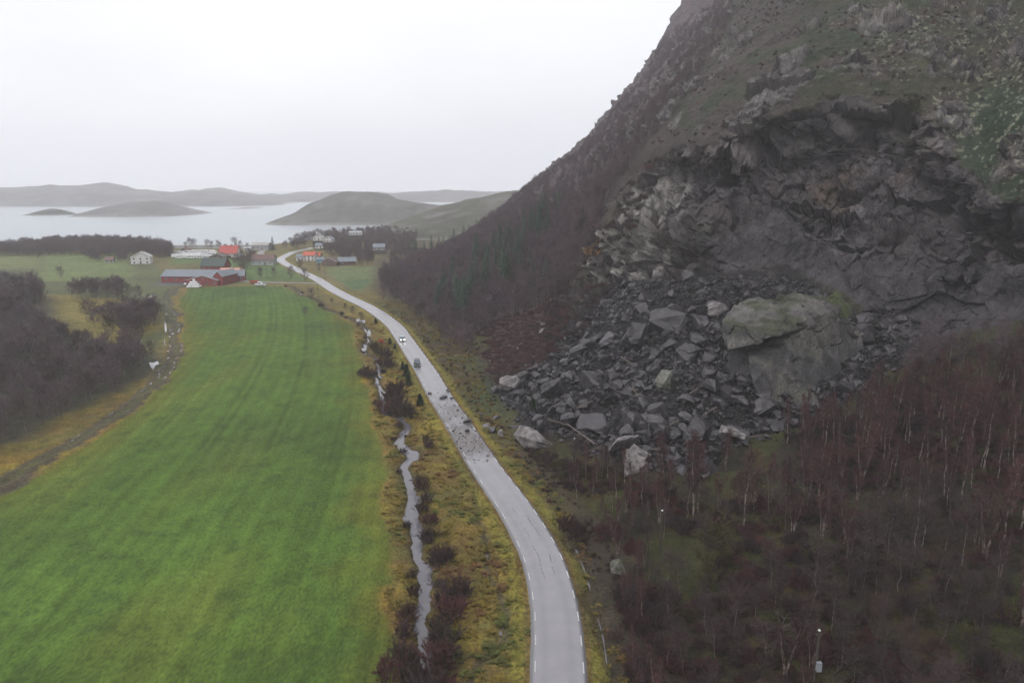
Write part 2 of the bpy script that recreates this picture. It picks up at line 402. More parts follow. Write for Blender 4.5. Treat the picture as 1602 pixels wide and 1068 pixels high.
tone = mixc(tone, (.07, .07, .06), sstep(12, 0, dsh))
tone *= (1 + .16 * n2[:, None]) * .80
V = np.c_[gx, gy, z]
idx = np.arange(NR * NC).reshape(NR, NC)
Fq = np.stack([idx[:-1, :-1], idx[:-1, 1:], idx[1:, 1:], idx[1:, :-1]], -1).reshape(-1, 4)
cdF = dF[Fq].mean(1); inF = cdF < 0
def submesh(name, V, F, col, m):
    u, inv = np.unique(F, return_inverse=True)
    return mesh_np(name, V[u], inv.reshape(F.shape), col[u], True, [m])
tag(link('ground', submesh('ground', V, Fq[~inF], tone, M_ground)), kind='structure')
tag(link('field', submesh('field', V, Fq[inF], tone, M_field)), kind='structure')
GZ = (Yr, xl, xr, z.reshape(NR, NC))
def gz(x, y):
    i = int(np.clip(np.searchsorted(Yr, y), 0, NR - 1)); s = (x - xl[i]) / (xr[i] - xl[i]); s = min(max(s, 0), 1) ** (1 / .9)
    return float(GZ[3][i, min(NC - 1, int(s * (NC - 1)))])

# sea, reaching the horizon
mb = MB(); xs = np.linspace(-5200, 5200, 40); ys = np.linspace(560, 6800, 40)
gxx, gyy = np.meshgrid(xs, ys); ii = np.arange(1600).reshape(40, 40)
tag(link('sea', mesh_np('sea', np.c_[gxx.ravel(), gyy.ravel(), np.full(1600, -1.6)], np.stack([ii[:-1, :-1], ii[:-1, 1:], ii[1:, 1:], ii[1:, :-1]], -1).reshape(-1, 4), None, True, [M_sea])), kind='structure')

def ribbon(line, offs, zz):
    line = np.asarray(line); t = np.gradient(line, axis=0); t /= np.linalg.norm(t, axis=1)[:, None] + 1e-9
    nr = np.c_[t[:, 1], -t[:, 0]]; n = len(line); k = len(offs)
    if np.ndim(offs[0]) == 0: offs = [np.full(n, o) for o in offs]
    zz = zz if np.ndim(zz) else [zz] * k
    V = np.concatenate([np.c_[line + nr * offs[j][:, None], np.full(n, 0.) + zz[j]] for j in range(k)])
    F = []
    a = np.arange(n - 1)
    for j in range(k - 1): F.append(np.stack([j * n + a, (j + 1) * n + a, (j + 1) * n + a + 1, j * n + a + 1], -1))
    return V, np.concatenate(F)

# road with crown, shoulders, mud below the slide and patched cracks
OF = [-3.25, -3.0, -2, -1, 0, 1, 2, 3.0, 3.25]
RD = ROAD[:]
fine = spline([(*p, 0) for p in ROAD], .8)[:, :2]
jit = fbm(np.c_[fine, np.zeros(len(fine))], 1.5, 3, 12) * .15
offs = [np.full(len(fine), o) for o in OF]; offs[0] = offs[0] + jit; offs[-1] = offs[-1] - jit
offs2 = []; zz2 = []
xsub = np.linspace(0, 8, 25)
for q in xsub:
    a = int(min(7, math.floor(q))); f = q - a; offs2.append(offs[a] * (1 - f) + offs[a + 1] * f)
    zprof = [.16, .30, .315, .33, .34, .33, .315, .30, .16]; zz2.append(zprof[a] * (1 - f) + zprof[a + 1] * f)
rV, rF = ribbon(fine, offs2, zz2)
rp = proj(rV); Pn = rV.copy(); Pn[:, 2] = 0
mud = sstep(722, 702, rp[1] + fbm(Pn, 3, 3, 3) * 12) * sstep(612, 640, rp[1] + fbm(Pn, 3, 3, 4) * 10) * sstep(-.75, .3, fbm(Pn * np.array([1, .5, 1]), 2.5, 4, 8) + .9 * np.exp(-((rp[1] - 697) / 18) ** 2))
rc = np.tile(np.array([.225, .22, .235]), (len(rV), 1)) * (1 + .07 * fbm(Pn, 6, 3, 6)[:, None])
rc *= (1 - .10 * np.exp(-((np.abs(np.tile(0, len(rV)) + np.repeat(np.interp(xsub, range(9), OF), len(fine))) - 1.55) / .5) ** 2))[:, None]
rc = mixc(rc, (.085, .07, .068), mud * .95)
edge = np.repeat(np.abs(np.interp(xsub, range(9), OF)) > 2.98, len(fine)); rc[edge] = rc[edge] * .55
M_road = tone_mat('wet_asphalt', (.4, 6, 40), (.93, .93, .85), (1.07, 1.07, 1.15), rough=.25, bumps=(0, 0, .003), spec=.5)
tag(link('road', mesh_np('road', rV, rF, rc, True, [M_road])), kind='structure')
M_paint = mat('road_paint', (.52, .52, .52), .6, scale=3, col2=(.30, .30, .30))
arc = np.r_[0, np.cumsum(np.linalg.norm(np.diff(fine, axis=0), axis=1))]
mb = MB(); tt = np.gradient(fine, axis=0); tt /= np.linalg.norm(tt, axis=1)[:, None]; nn = np.c_[tt[:, 1], -tt[:, 0]]
def at(s, o):
    p = np.array([np.interp(s, arc, fine[:, k]) + o * np.interp(s, arc, nn[:, k]) for k in (0, 1)]); return p
for side, o, w in ((1, 2.78, .075), (-1, -2.72, .06)):
    s = 6.0
    while s < arc[-1] - 60:
        pp = proj(np.array([*at(s, o), .3]))
        hide = (640 < pp[1] < 700 and rnd.random() < .5)
        if not hide:
            q = [at(s + 1.9 * k / 4, o) for k in range(5)]; r_ = [at(s + 1.9 * k / 4, o + w * 2) for k in range(5)]
            if side > 0 or rnd.random() < .9:
                mb.add([(*a, .309) for a in q] + [(*a, .309) for a in r_], [(k, k + 1, k + 6, k + 5) for k in range(4)])
        s += 4.8
tag(mb.obj('road_markings', M_paint), kind='structure')
M_gravel = mat('gravel', (.30, .29, .29), .8, scale=1, col2=(.18, .17, .17))
for nm, ln, w in (('harbour_road', HARB, 2.6), ('farm_road', FARMROAD, 1.6)):
    V_, F_ = ribbon(ln, [-w, 0, w], [.05, .09, .05]); tag(link(nm, mesh_np(nm, V_, F_, None, True, [M_gravel])), kind='structure')
# crack seams along the wheel tracks
M_crack = mat('crack_sealing', (.07, .07, .075), .7)
mb = MB()
for o, a0, a1 in ((-.55, 745, 905), (1.1, 800, 915)):
    s = 5
    while s < 200:
        w_ = at(s, o); pp = proj(np.array([*w_, .3]))
        if 800 < pp[1] < 905 and rnd.random() < .75:
            q0 = at(s, o + .12 * math.sin(s * .9)); q1 = at(s + rnd.uniform(.5, 1.2), o + .12 * math.sin(s * .9 + .8)); d = np.array([.045, 0])
            mb.add([(*(q0 - d), .352), (*(q0 + d), .352), (*(q1 + d), .352), (*(q1 - d), .352)], [(0, 1, 2, 3)])
        s += 1.1
tag(mb.obj('road_cracks', M_crack), kind='structure')
# stream, ditch water and puddles
sw = 2.0 + fbm(np.c_[STREAM, np.zeros(len(STREAM))], 7, 3, 14) * .5
sV, sF = ribbon(STREAM, [-sw, sw * 0, sw], [-.62, -.62, -.62])
far_ = np.ones(len(sV))
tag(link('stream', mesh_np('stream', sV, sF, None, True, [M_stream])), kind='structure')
dl = spline([(*p, 0) for p in DITCH], .8)[:, :2]; dw = .08 + .22 * fbm(np.c_[dl, dl[:, 0]], 2, 3, 15)
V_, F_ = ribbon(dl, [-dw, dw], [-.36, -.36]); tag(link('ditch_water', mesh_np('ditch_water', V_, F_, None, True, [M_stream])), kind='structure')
def puddle(pxs, zoff=.05, m=None):
    pts = [G(*p) for p in pxs]; zc = max(gz(p[0], p[1]) for p in pts) + zoff
    mb = MB(); mb.add([(p[0], p[1], zc) for p in pts], [tuple(range(len(pts)))]); tag(mb.obj('puddle', m or M_puddle), kind='structure')
puddle([(233, 567), (240, 568), (247, 565), (249, 570), (243, 572), (240, 579), (236, 575)])
puddle([(258, 503), (260, 508), (261, 517), (259, 521), (257.5, 514)])
for (a, b) in (((230, 466), (244, 460)), ((257, 530), (257.5, 540)), ((249, 556), (252, 560))):
    puddle([a, (a[0] + .8, a[1] + .8), (b[0] + .8, b[1] + .6), b])
prev = None
for o in (-1.5, 1.5):
    for k in range(6, len(TRACK) - 10):
        p = TRACK[k]; pp = proj(np.array([p[0], p[1], 0.]))
        if pp[1] < 470 or pp[1] > 705 or pp[0] < 60: continue
        if rnd.random() < (.62 if 490 < pp[1] < 600 else .3):
            t = TRACK[k + 1] - TRACK[k]; L_ = np.linalg.norm(t); t /= L_; n_ = np.array([t[1], -t[0]]); w = rnd.uniform(.05, .20) * (1.6 if rnd.random() < .15 else 1); l = rnd.uniform(.3, 2.4)
            c = p + n_ * (o + rnd.uniform(-.7, .7)) + t * rnd.uniform(-1.5, 1.5); sk = rnd.uniform(-.5, .5)
            q = [c - t * l + n_ * sk, c + n_ * w, c + t * l * .6 + n_ * w * .5, c + t * l - n_ * sk, c - n_ * w, c - t * l * .5 - n_ * w * .8]
            zc = gz(*c) + .07
            mb = MB(); mb.add([(a[0], a[1], zc) for a in q], [tuple(range(6))]); tag(mb.obj('puddle', M_puddle), kind='structure')
for cx, cy, r1, r2 in ((762, 868, 3, 6), (785, 974, 3, 9), (783, 988, 2, 5)):
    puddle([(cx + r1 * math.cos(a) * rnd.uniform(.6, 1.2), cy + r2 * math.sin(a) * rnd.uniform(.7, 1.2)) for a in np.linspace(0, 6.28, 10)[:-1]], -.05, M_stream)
for cx, cy, r1, r2 in ((560, 501, 4, 3), (569, 503, 4, 2.5), (569, 546, 4, 3), (596, 586, 6, 6), (578, 522, 3, 6)):
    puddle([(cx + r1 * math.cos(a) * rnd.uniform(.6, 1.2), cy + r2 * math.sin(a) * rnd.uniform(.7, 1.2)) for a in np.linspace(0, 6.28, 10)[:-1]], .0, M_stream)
# ------------------------------------------------------------------ the mountain: a control net in world space, broken up by rock relief
W = lambda x, y, z: np.array([x, y, z], float)
def foot(px_, py_): g_ = G(px_, py_); return W(g_[0], g_[1], -1.0)
L0 = [W(34, 25, -1), foot(975, 1000), foot(938, 870), foot(880, 770), foot(818, 705), foot(782, 640), foot(752, 580), foot(735, 520), foot(655, 482), foot(592, 452), PY(612, 405, 530), PY(640, 379, 700), PY(690, 366, 850)]
for k in (10, 11, 12): L0[k][2] = -1
S2 = [W(98, 88, 31), PY(1602, 505, 140), PY(1400, 530, 160), PY(1250, 440, 184), PY(1100, 438, 197), PY(945, 455, 232), PY(875, 490, 246), PY(800, 468, 275), PY(720, 440, 345), PY(655, 425, 420), PY(680, 402, 560), PY(700, 384, 740), PY(750, 372, 880)]
L1 = []
for k in range(13):
    p = L0[k] * .5 + S2[k] * .5
    p[2] -= {2: 2.0, 1: 3.0, 0: 2, 3: 1.0, 4: .5, 5: .5, 6: 2.5, 7: 2}.get(k, 0); L1.append(p)
S3 = [W(108, 93, 50), PY(1602, 410, 147), PY(1400, 410, 171), PY(1250, 360, 190), PY(1110, 370, 204), PY(962, 350, 240), PY(905, 410, 262), PY(840, 412, 320), PY(765, 395, 385), PY(705, 398, 460), PY(722, 385, 600), PY(745, 368, 760), PY(775, 358, 900)]
S4 = [W(118, 97, 66), PY(1600, 345, 153), PY(1400, 260, 186), PY(1250, 260, 201), PY(1120, 280, 214), PY(985, 285, 252), PY(930, 325, 290), PY(865, 355, 350), PY(795, 358, 420), PY(745, 370, 510), PY(758, 362, 640), PY(780, 345, 790), PY(800, 340, 930)]
S5 = [W(113, 90, 86), PY(1595, 315, 149), PY(1430, 180, 184), PY(1260, 170, 198), PY(1120, 215, 206), PY(1000, 228, 262), PY(958, 262, 310), PY(893, 298, 380), PY(826, 318, 450), PY(782, 336, 560), PY(798, 326, 700), PY(812, 315, 840), PY(830, 325, 960)]
S6 = [W(131, 98, 106), PY(1602, 180, 163), PY(1440, 90, 200), PY(1290, 85, 218), PY(1170, 115, 238), PY(1045, 150, 290), PY(992, 192, 350), PY(925, 238, 430), PY(864, 270, 520), PY(826, 296, 640), PY(845, 282, 760), PY(860, 275, 900), PY(870, 300, 1000)]
S7 = [W(144, 108, 132), PY(1602, 90, 185), PY(1470, 20, 225), PY(1330, 15, 248), PY(1220, 35, 275), PY(1108, 75, 340), PY(1055, 108, 410), PY(990, 160, 500), PY(942, 192, 600), PY(922, 214, 690), PY(926, 222, 780), PY(960, 225, 900), PY(900, 290, 1050)]
S8 = [W(160, 128, 168), PY(1602, -40, 215), PY(1490, -90, 265), PY(1385, -90, 292), PY(1300, -80, 322), PY(1190, -40, 400), PY(1135, 0, 480), PY(1072, 55, 570), PY(1028, 88, 660), PY(1010, 108, 730), PY(1014, 112, 800), PY(1070, 150, 920), PY(1040, 240, 1080)]
S9 = [W(205, 180, 235), PY(1650, -300, 280), PY(1550, -300, 320), PY(1450, -280, 350), PY(1385, -260, 390), PY(1285, -220, 470), PY(1235, -150, 540), PY(1185, -100, 620), PY(1128, -50, 700), PY(1106, -25, 760), PY(1104, -15, 820), PY(1180, 60, 940), PY(1180, 190, 1100)]
S10 = [p + W(150, 60, 30) for p in S9]
S8 = [p * .7 + (a + b) * .15 if k > 7 else p for k, (p, a, b) in enumerate(zip(S8, S7, S9))]
NET = np.array([L0, L1, S2, S3, S4, S5, S6, S7, S8, S9, S10])      # (11,13,3)
def resample(A, ns, tension=.5):
    """Catmull-Rom along axis 0 with ns samples per span; returns array and parameter"""
    n = len(A); P = np.concatenate([[2 * A[0] - A[1]], A, [2 * A[-1] - A[-2]]]); out = []; par = []
    for k in range(n - 1):
        t = np.arange(ns[k]) / ns[k]
        if k == n - 2: t = np.append(t, 1.0)
        t_ = t.reshape(-1, *([1] * (A.ndim - 1))); p0, p1, p2, p3 = P[k], P[k + 1], P[k + 2], P[k + 3]
        m1 = (p2 - p0) * tension; m2 = (p3 - p1) * tension
        out.append((2 * t_ ** 3 - 3 * t_ ** 2 + 1) * p1 + (t_ ** 3 - 2 * t_ ** 2 + t_) * m1 + (-2 * t_ ** 3 + 3 * t_ ** 2) * p2 + (t_ ** 3 - t_ ** 2) * m2)
        par.append(k + t)
    return np.concatenate(out), np.concatenate(par)
B1, pb = resample(NET, [90, 80, 90, 80, 80, 100, 64, 50, 34, 10], .42)
B2, pa = resample(np.swapaxes(B1, 0, 1), [60, 130, 130, 120, 120, 90, 80, 70, 60, 55, 26, 16], .42)
S = np.swapaxes(B2, 0, 1); nb, na = S.shape[:2]
PB = np.repeat(pb[:, None], na, 1).ravel(); PA = np.repeat(pa[None, :], nb, 0).ravel()
def normals(S):
    du = np.gradient(S, axis=1); dv = np.gradient(S, axis=0); n = np.cross(du, dv)
    n /= np.linalg.norm(n, axis=2)[:, :, None] + 1e-9; return n
Nn = normals(S)
for _ in range(6):
    Nn[1:-1] = (Nn[:-2] + Nn[1:-1] + Nn[2:]) / 3; Nn[:, 1:-1] = (Nn[:, :-2] + Nn[:, 1:-1] + Nn[:, 2:]) / 3
Nn = Nn.reshape(-1, 3); Nn /= np.linalg.norm(Nn, axis=1)[:, None] + 1e-9
if (Nn * np.array([-.6, -.6, .4])).sum(1).mean() < 0: Nn = -Nn
Q = S.reshape(-1, 3); MX, MY = proj(Q)
h1 = fbm(Q, 30, 4, 101); h2 = fbm(Q, 8, 4, 102); h3 = fbm(Q, 2.2, 3, 103); h4 = fbm(Q, 14, 3, 104)
wx_, wy_ = MX + h2 * 26 + h3 * 9, MY + fbm(Q, 8, 4, 105) * 26 + h3 * 9
def reg(poly, soft=10): return sstep(soft, -soft, sdf(wx_, wy_, poly))
scar = reg([(1090, 240), (1130, 215), (1180, 178), (1260, 165), (1350, 150), (1430, 165), (1480, 200), (1500, 270), (1602, 318), (1800, 380), (1800, 560), (1602, 520), (1420, 555), (1330, 470), (1230, 425), (1100, 432), (1060, 440), (1040, 340), (1070, 290)], 6)
nose = reg([(945, 470), (930, 400), (960, 330), (1010, 270), (1060, 230), (1110, 235), (1100, 300), (1080, 380), (1060, 440), (990, 450)], 8)
talus = reg([(752, 640), (765, 600), (850, 560), (930, 470), (960, 440), (1100, 425), (1250, 425), (1310, 470), (1400, 525), (1450, 545), (1400, 590), (1300, 650), (1200, 690), (1130, 700), (1110, 745), (1000, 745), (930, 722), (880, 690), (800, 697)], 7)
rockyleft = reg([(860, 560), (850, 480), (900, 440), (940, 380), (970, 400), (960, 460), (900, 520)], 12)
streak = sstep(.12, .42, fbm(np.c_[Q[:, 0] * 1.5 + Q[:, 2] * -.6, Q[:, 1] * .5, Q[:, 2] * .35], 9, 4, 111) + .05)
upper = sstep(5.0, 5.4, PB)
uprock = upper * sstep(.02, .28, h4 + .5 * h2 - .10 + .25 * reg([(1120, 230), (1180, 60), (1260, 60), (1240, 200)], 20) + .2 * reg([(1060, 260), (1030, 150), (1090, 100), (1110, 230)], 20) + .45 * reg([(1430, 140), (1450, 85), (1540, 80), (1520, 150)], 10))
hill = sstep(6.2, 7.4, PA) * (1 - upper)
woodslope = sstep(2.05, 1.9, PB) * (1 - talus)
WQ = np.c_[h1 * 4 + h2 * .8, h2 * .8, h4 * 2]
f1, e1 = facets((Q + WQ) @ np.array([[.83, 0, .55], [0, 1, 0], [-.55, 0, .83]]) * np.array([.55, 1, 1]), 11, 201)
f2, e2 = facets((Q + WQ * .6) @ np.array([[.83, 0, .55], [0, 1, 0], [-.55, 0, .83]]) * np.array([.6, 1, 1]) + h2[:, None], 4.2, 211)
f3, e3 = facets(Q @ np.array([[.83, 0, .55], [0, 1, 0], [-.55, 0, .83]]) * np.array([.6, 1, 1]), 1.5, 221)
cliffy = np.clip(np.maximum.reduce([scar, nose, rockyleft * .8, uprock * .75]), 0, 1)
bare = np.clip(cliffy * (1 - talus), 0, 1)
slab = reg([(1120, 450), (1130, 370), (1200, 330), (1330, 370), (1420, 400), (1602, 420), (1800, 470), (1700, 560), (1420, 560), (1330, 480), (1230, 430)], 16)   # smooth lower slabs
AX = np.array([.62, -.15, .77]); al = Q @ AX; Qs = Q - np.outer(al, AX) * .78      # strata run up to the right
s1 = fbm(Qs + h2[:, None] * 1.5, 5, 5, 161, .6); s2 = fbm(Qs, 1.6, 4, 162, .6); rg = 1 - np.abs(fbm(Qs + h3[:, None], 9, 4, 163)) * 2
BN = np.array([-.70, .12, .70]); kk = Q @ BN
sa = (kk / 7.5 + f1 * .30 + h1 * .5) % 1; sb = (kk / 2.6 + f2 * .35 + h2 * .3) % 1
HZ_ = (Q[:, 2] / 9 + Q[:, 0] * .02 + f1 * .35 + h1 * .5) % 1          # flat-lying joints: undercut ledges of the upper scar
step = (sa - .5) * 2.2 + (sb - .5) * .9 + (HZ_ - .5) * 2.4
rel = bare * (1 - slab) * step + bare * slab * ((sa - .5) * 1.0 + (sb - .5) * .55)
rel += bare * (1 - slab) * (f1 * 2.6 + f2 * 1.0 + f3 * .35 + s1 * .9 + s2 * .5) + bare * slab * (f1 * .5 + f2 * .22 + f3 * .10 + s1 * .55 + s2 * .4)
lipz = np.exp(-((PB - 5.05) / .45) ** 2)
rel *= 1 - .68 * lipz
f0, e0 = facets((Q + WQ) @ np.array([[.72, 0, .69], [0, 1, 0], [-.69, 0, .72]]) * np.array([.42, 1, 1]), 17, 231, 1.1)
rel += bare * slab * f0 * 1.2 * sstep(2.1, 2.6, PB) + bare * nose * f0 * 2.6
rel += uprock * (f2 * .4 + f3 * .18) + upper * (h2 * 1.4 + h3 * .5 + h1 * 3) + hill * (h2 * 1.5 + h3 * .5 + h1 * 2)
rel += talus * (1 - slab) * (f2 * .9 + f3 * .8 + h2 * 1.0) + woodslope * (h2 * 1.0 + h3 * .4)
holl = np.zeros(len(Q))
# hollows left by the fall: roof lip above, recess beneath (place, half width, height, tilt, depth)
for (hx, hy, hw, hh, ang, dep) in ((1392, 205, 62, 38, -8, 15), (1360, 190, 70, 18, 3, 4), (1205, 222, 58, 32, -24, 13), (1265, 208, 55, 20, 20, 4), (1140, 255, 60, 22, -20, 7), (1195, 200, 60, 20, -18, 5),
                                   (1280, 345, 46, 16, 4, 6), (1540, 345, 66, 28, 10, 11), (1330, 392, 50, 12, 5, 2.5), (1480, 400, 40, 12, -5, 2.5), (1585, 395, 60, 16, 4, 5), (1500, 445, 28, 12, -12, 4), (1040, 330, 30, 14, -30, 3),
                                   (1440, 240, 40, 24, 30, 4), (1470, 300, 34, 24, 10, 4)):
    a = math.radians(ang); ux = MX + f1 * 9 + f2 * 9 + f3 * 3 + h4 * 22 - hx; uy = MY + f2 * 8 + f1 * 7 + f3 * 4 + h2 * 8 - hy
    X_ = (ux * math.cos(a) + uy * math.sin(a)) / hw; Y_ = (-ux * math.sin(a) + uy * math.cos(a)) / hh
    Y_ = Y_ + .55 * X_ * X_
    side_ = np.exp(-np.maximum(np.abs(X_) - .35, 0) ** 2 * 5)
    holl = np.maximum(holl, dep * 1.0 * side_ * sstep(-.5, -.34, Y_) * sstep(1.9, -.3, Y_) * (PB > 2) * (PA < 7))
    rel += dep * .12 * side_ * np.exp(-((Y_ + .75) / .3) ** 2) * (PB > 2) * (PA < 7)
rel -= holl
edgefade = sstep(0, .25, PB)
R = Q + Nn * (rel * edgefade)[:, None]
S_ = R.reshape(nb, na, 3)
MX, MY = proj(R); N2 = normals(S_).reshape(-1, 3); N2 *= np.where((N2 * Nn).sum(1) < 0, -1, 1)[:, None]
upn = N2[:, 2]
# tones of rock, soil, heath and lichen
q = Q
t = np.tile(np.array([.050, .050, .032]), (len(q), 1))
t = mixc(t, (.060, .046, .046), sstep(-.2, .3, h4 + h2 * .4 + .6 * sstep(2.2, 4.2, PA)) * .85)
t = mixc(t, (.030, .040, .024), sstep(.0, .35, h2 + .5 * h1 + .3 * reg([(1450, 200), (1600, 150), (1700, 330), (1500, 260)], 20)) * upper * .9)
t = mixc(t, (.026, .042, .024), reg([(1480, 190), (1560, 120), (1700, 150), (1700, 330), (1600, 320), (1510, 275)], 14) * .8)
rockc = np.tile(np.array([.070, .060, .065]), (len(q), 1))
rockc = mixc(rockc, (.058, .044, .047), sstep(-.3, .3, h1 + h2 * .3)); rockc = mixc(rockc, (.098, .09, .094), sstep(.05, .5, f2 * .5 + h2 * .6) * .7)
rockc = mixc(rockc, (.11, .075, .062), sstep(.15, .5, h4 - h2 * .3) * .55)
rockc = mixc(rockc, (.070, .065, .072), slab * .8)
rockc = mixc(rockc, (.15, .11, .085), reg([(1265, 290), (1330, 280), (1345, 330), (1300, 330)], 8) * .5)
rockc = mixc(rockc, (.185, .175, .168), (nose * sstep(-.35, .2, h2 + f2 * .4) + uprock * .8 * sstep(-.4, .2, h2)) * .75)
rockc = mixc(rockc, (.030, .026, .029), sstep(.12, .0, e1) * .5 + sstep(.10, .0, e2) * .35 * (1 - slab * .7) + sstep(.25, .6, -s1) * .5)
butt = reg([(940, 475), (932, 410), (955, 350), (1000, 290), (1050, 270), (1085, 320), (1060, 400), (1010, 455)], 7)
rockc = mixc(rockc, (.27, .255, .24), butt * sstep(-.45, .15, h2 + f2 * .35) * .85)
rockc = mixc(rockc, (.19, .165, .16), reg([(1080, 260), (1110, 225), (1180, 195), (1235, 190), (1200, 235), (1150, 275)], 6) * .6 + reg([(1330, 175), (1400, 165), (1420, 195), (1370, 200), (1340, 215), (1300, 210)], 6) * .5 + reg([(1420, 215), (1470, 215), (1480, 255), (1440, 250)], 6) * .6)
t = t * (1 - np.clip(bare + uprock * .6, 0, 1))[:, None] + rockc * np.clip(bare + uprock * .6, 0, 1)[:, None]
t = mixc(t, (.30, .30, .22), upper * sstep(.22, .34, fbm(q, .9, 3, 171)) * sstep(.0, .3, h4 + .6 * reg([(1480, 100), (1540, 20), (1700, 40), (1700, 300), (1490, 230)], 25) + .2) * .6 * sstep(1180, 1450, MX))
t = mixc(t, (.022, .020, .022), talus * .95)
t = mixc(t, (.024, .019, .014), woodslope * sstep(7.5, 6.5, PA) * .8)
t = mixc(t, (.050, .054, .016), woodslope * sstep(5.0, 4.0, PA) * sstep(-.15, .2, h2 + .35 * reg([(1020, 850), (1150, 780), (1300, 850), (1330, 1000), (1200, 1000), (1060, 960)], 25)) * .75)
t = mixc(t, (.070, .042, .016), woodslope * sstep(.15, .4, fbm(q, 5, 3, 141)) * sstep(4, 3, PA) * .5)
heather = reg([(735, 590), (728, 540), (770, 500), (850, 480), (900, 470), (860, 560), (790, 600)], 12)
t = mixc(t, (.080, .052, .050), heather * .9)
t = mixc(t, (.07, .05, .03), sstep(.9, 0, PB) * (1 - talus) * .5 * sstep(3, 5, PA))
t = mixc(t, (.098, .072, .084), np.maximum(hill, upper * sstep(5.2, 7, PA)) * (1 - heather) * (1 - uprock * .6) * .85)  # far slope made a paler purple: haze put into its tone
t = mixc(t, (.30, .15, .04), reg([(905, 392), (938, 368), (940, 392), (915, 410)], 6) * .8)
mossy = upn * 0 + sstep(.55, .8, upn) * bare
t = mixc(t, (.055, .065, .032), mossy * .55 * (1 - slab) * sstep(-.2, .2, h2))
t = t * .86
ii = np.arange(nb * na).reshape(nb, na)
FM = np.stack([ii[:-1, :-1], ii[:-1, 1:], ii[1:, 1:], ii[1:, :-1]], -1).reshape(-1, 4)
rocky_face = (bare[FM].mean(1) > .35)
M_slope = tone_mat('mountain_side', (.05, .4, 2.4), (.8, .66, .5), (1.22, 1.32, 1.5), rough=.88, bumps=(0, .8, .35), spec=.2)
me = mesh_np('mountain', R, FM, t, True, [M_slope, M_rock], rocky_face.astype(int))
me.polygons.foreach_set('use_smooth', ~rocky_face)
tag(link('mountain', me), kind='structure')

def on_mountain(px_, py_, maxY=1e9):
    """nearest visible surface point of the mountain for a spot of the plan"""
    d = (MX - px_) ** 2 + (MY - py_) ** 2; d = np.where((R[:, 1] > maxY) | (R[:, 2] < -.5), 1e9, d)
    k = np.argpartition(d, 30)[:30]; k = k[d[k] < max(d[k].min() * 4, 16)]
    k = k[np.argmin(R[k, 1])]; return R[k].copy(), N2[k].copy(), k

# ------------------------------------------------------------------ islands and hills over the water
M_isle = tone_mat('island_heath', (.01, .06, .3), (.8, .8, .8), (1.2, 1.25, 1.2), rough=.9, spec=.1)
def hill_mesh(name, sky_px, Ymid, Yfront, Yback, col, label_kind='structure', n=150, m=40, ns=18, rough=1.0):
    sky_px = sorted(sky_px); xs = []; hs = []
    for p in sky_px:
        w = PY(p[0], p[1], Ymid); xs.append(w[0]); hs.append(w[2])
    X_ = np.linspace(xs[0], xs[-1], n); H = np.interp(X_, xs, hs)
    for _ in range(2): H[1:-1] = (H[:-2] + H[1:-1] * 2 + H[2:]) / 4
    v = np.linspace(0, 1, m); span = sstep(0, .12, np.linspace(0, 1, n)) * sstep(1, .88, np.linspace(0, 1, n))
    V = []
    for j in v:
        y = Yfront + (Yback - Yfront) * j; k = (Ymid - Yfront) / (Yback - Yfront)
        f = math.sin(math.pi / 2 * min(1, j / k)) ** .9 if j < k else math.cos(math.pi / 2 * (j - k) / (1 - k)) ** .8
        yy = Ymid + (y - Ymid) * (.35 + .65 * np.sqrt(span))
        V.append(np.c_[X_, yy, (H + 6) * f - 4.5])
    V = np.concatenate(V); Pn = V.copy()
    a = fbm(Pn * np.array([1, 1, 0]), 90, 5, 301) * ns * .5 * np.clip((V[:, 2] + 4) / 30, 0, 1) * rough
    V[:, 2] += a
    c = np.tile(np.array(col), (len(V), 1)) * (1 + .35 * fbm(Pn, 40, 4, 302))[:, None]
    c = mixc(c, (.22, .21, .20), sstep(1.5, -.5, V[:, 2]) * .8); c = mixc(c, (.16, .15, .15), sstep(.1, .4, fbm(Pn, 25, 4, 303)) * .6)
    i_ = np.arange(n * m).reshape(m, n)
    o = link(name, mesh_np(name, V, np.stack([i_[:-1, :-1], i_[:-1, 1:], i_[1:, 1:], i_[1:, :-1]], -1).reshape(-1, 4), c, True, [M_isle]))
    return tag(o, kind='structure')
IC = (.135, .128, .128)  # island colour lightened to carry distance haze the even air lacks
hill_mesh('island', [(-260, 300), (-120, 296), (0, 293), (40, 295), (95, 294), (145, 288), (190, 295), (230, 300), (262, 305), (330, 300), (350, 306), (420, 312), (470, 316), (500, 330)], 2450, 1930, 2950, IC, ns=34)
hill_mesh('island', [(225, 314), (270, 311), (300, 301), (335, 297), (365, 301), (400, 309), (440, 304), (480, 303), (540, 300), (600, 303), (700, 301), (900, 300)], 3000, 2400, 3500, IC, ns=30)
hill_mesh('island', [(-200, 306), (-60, 303), (20, 304), (70, 306), (130, 303), (190, 309), (250, 313), (300, 311), (340, 314), (420, 318), (455, 325)], 2080, 1900, 2300, IC, ns=16)
hill_mesh('island', [(140, 337), (155, 330), (175, 323), (205, 318), (240, 317), (262, 322), (290, 330), (318, 338)], 1400, 1275, 1520, IC, ns=8)
hill_mesh('island', [(52, 336), (66, 331), (80, 327), (92, 329), (108, 335)], 1390, 1330, 1440, (.05, .055, .045), n=60, m=16, ns=3)
hill_mesh('island', [(330, 332), (350, 329), (385, 325), (430, 328), (455, 332)], 1800, 1640, 1900, IC, ns=4, n=80, m=20)
hill_mesh('island', [(436, 349), (455, 340), (480, 331), (500, 319), (522, 309), (545, 305), (572, 304), (596, 309), (615, 318), (640, 321), (660, 322), (690, 326), (740, 334), (800, 345)], 1190, 1000, 1420, (.115, .112, .105), ns=26)
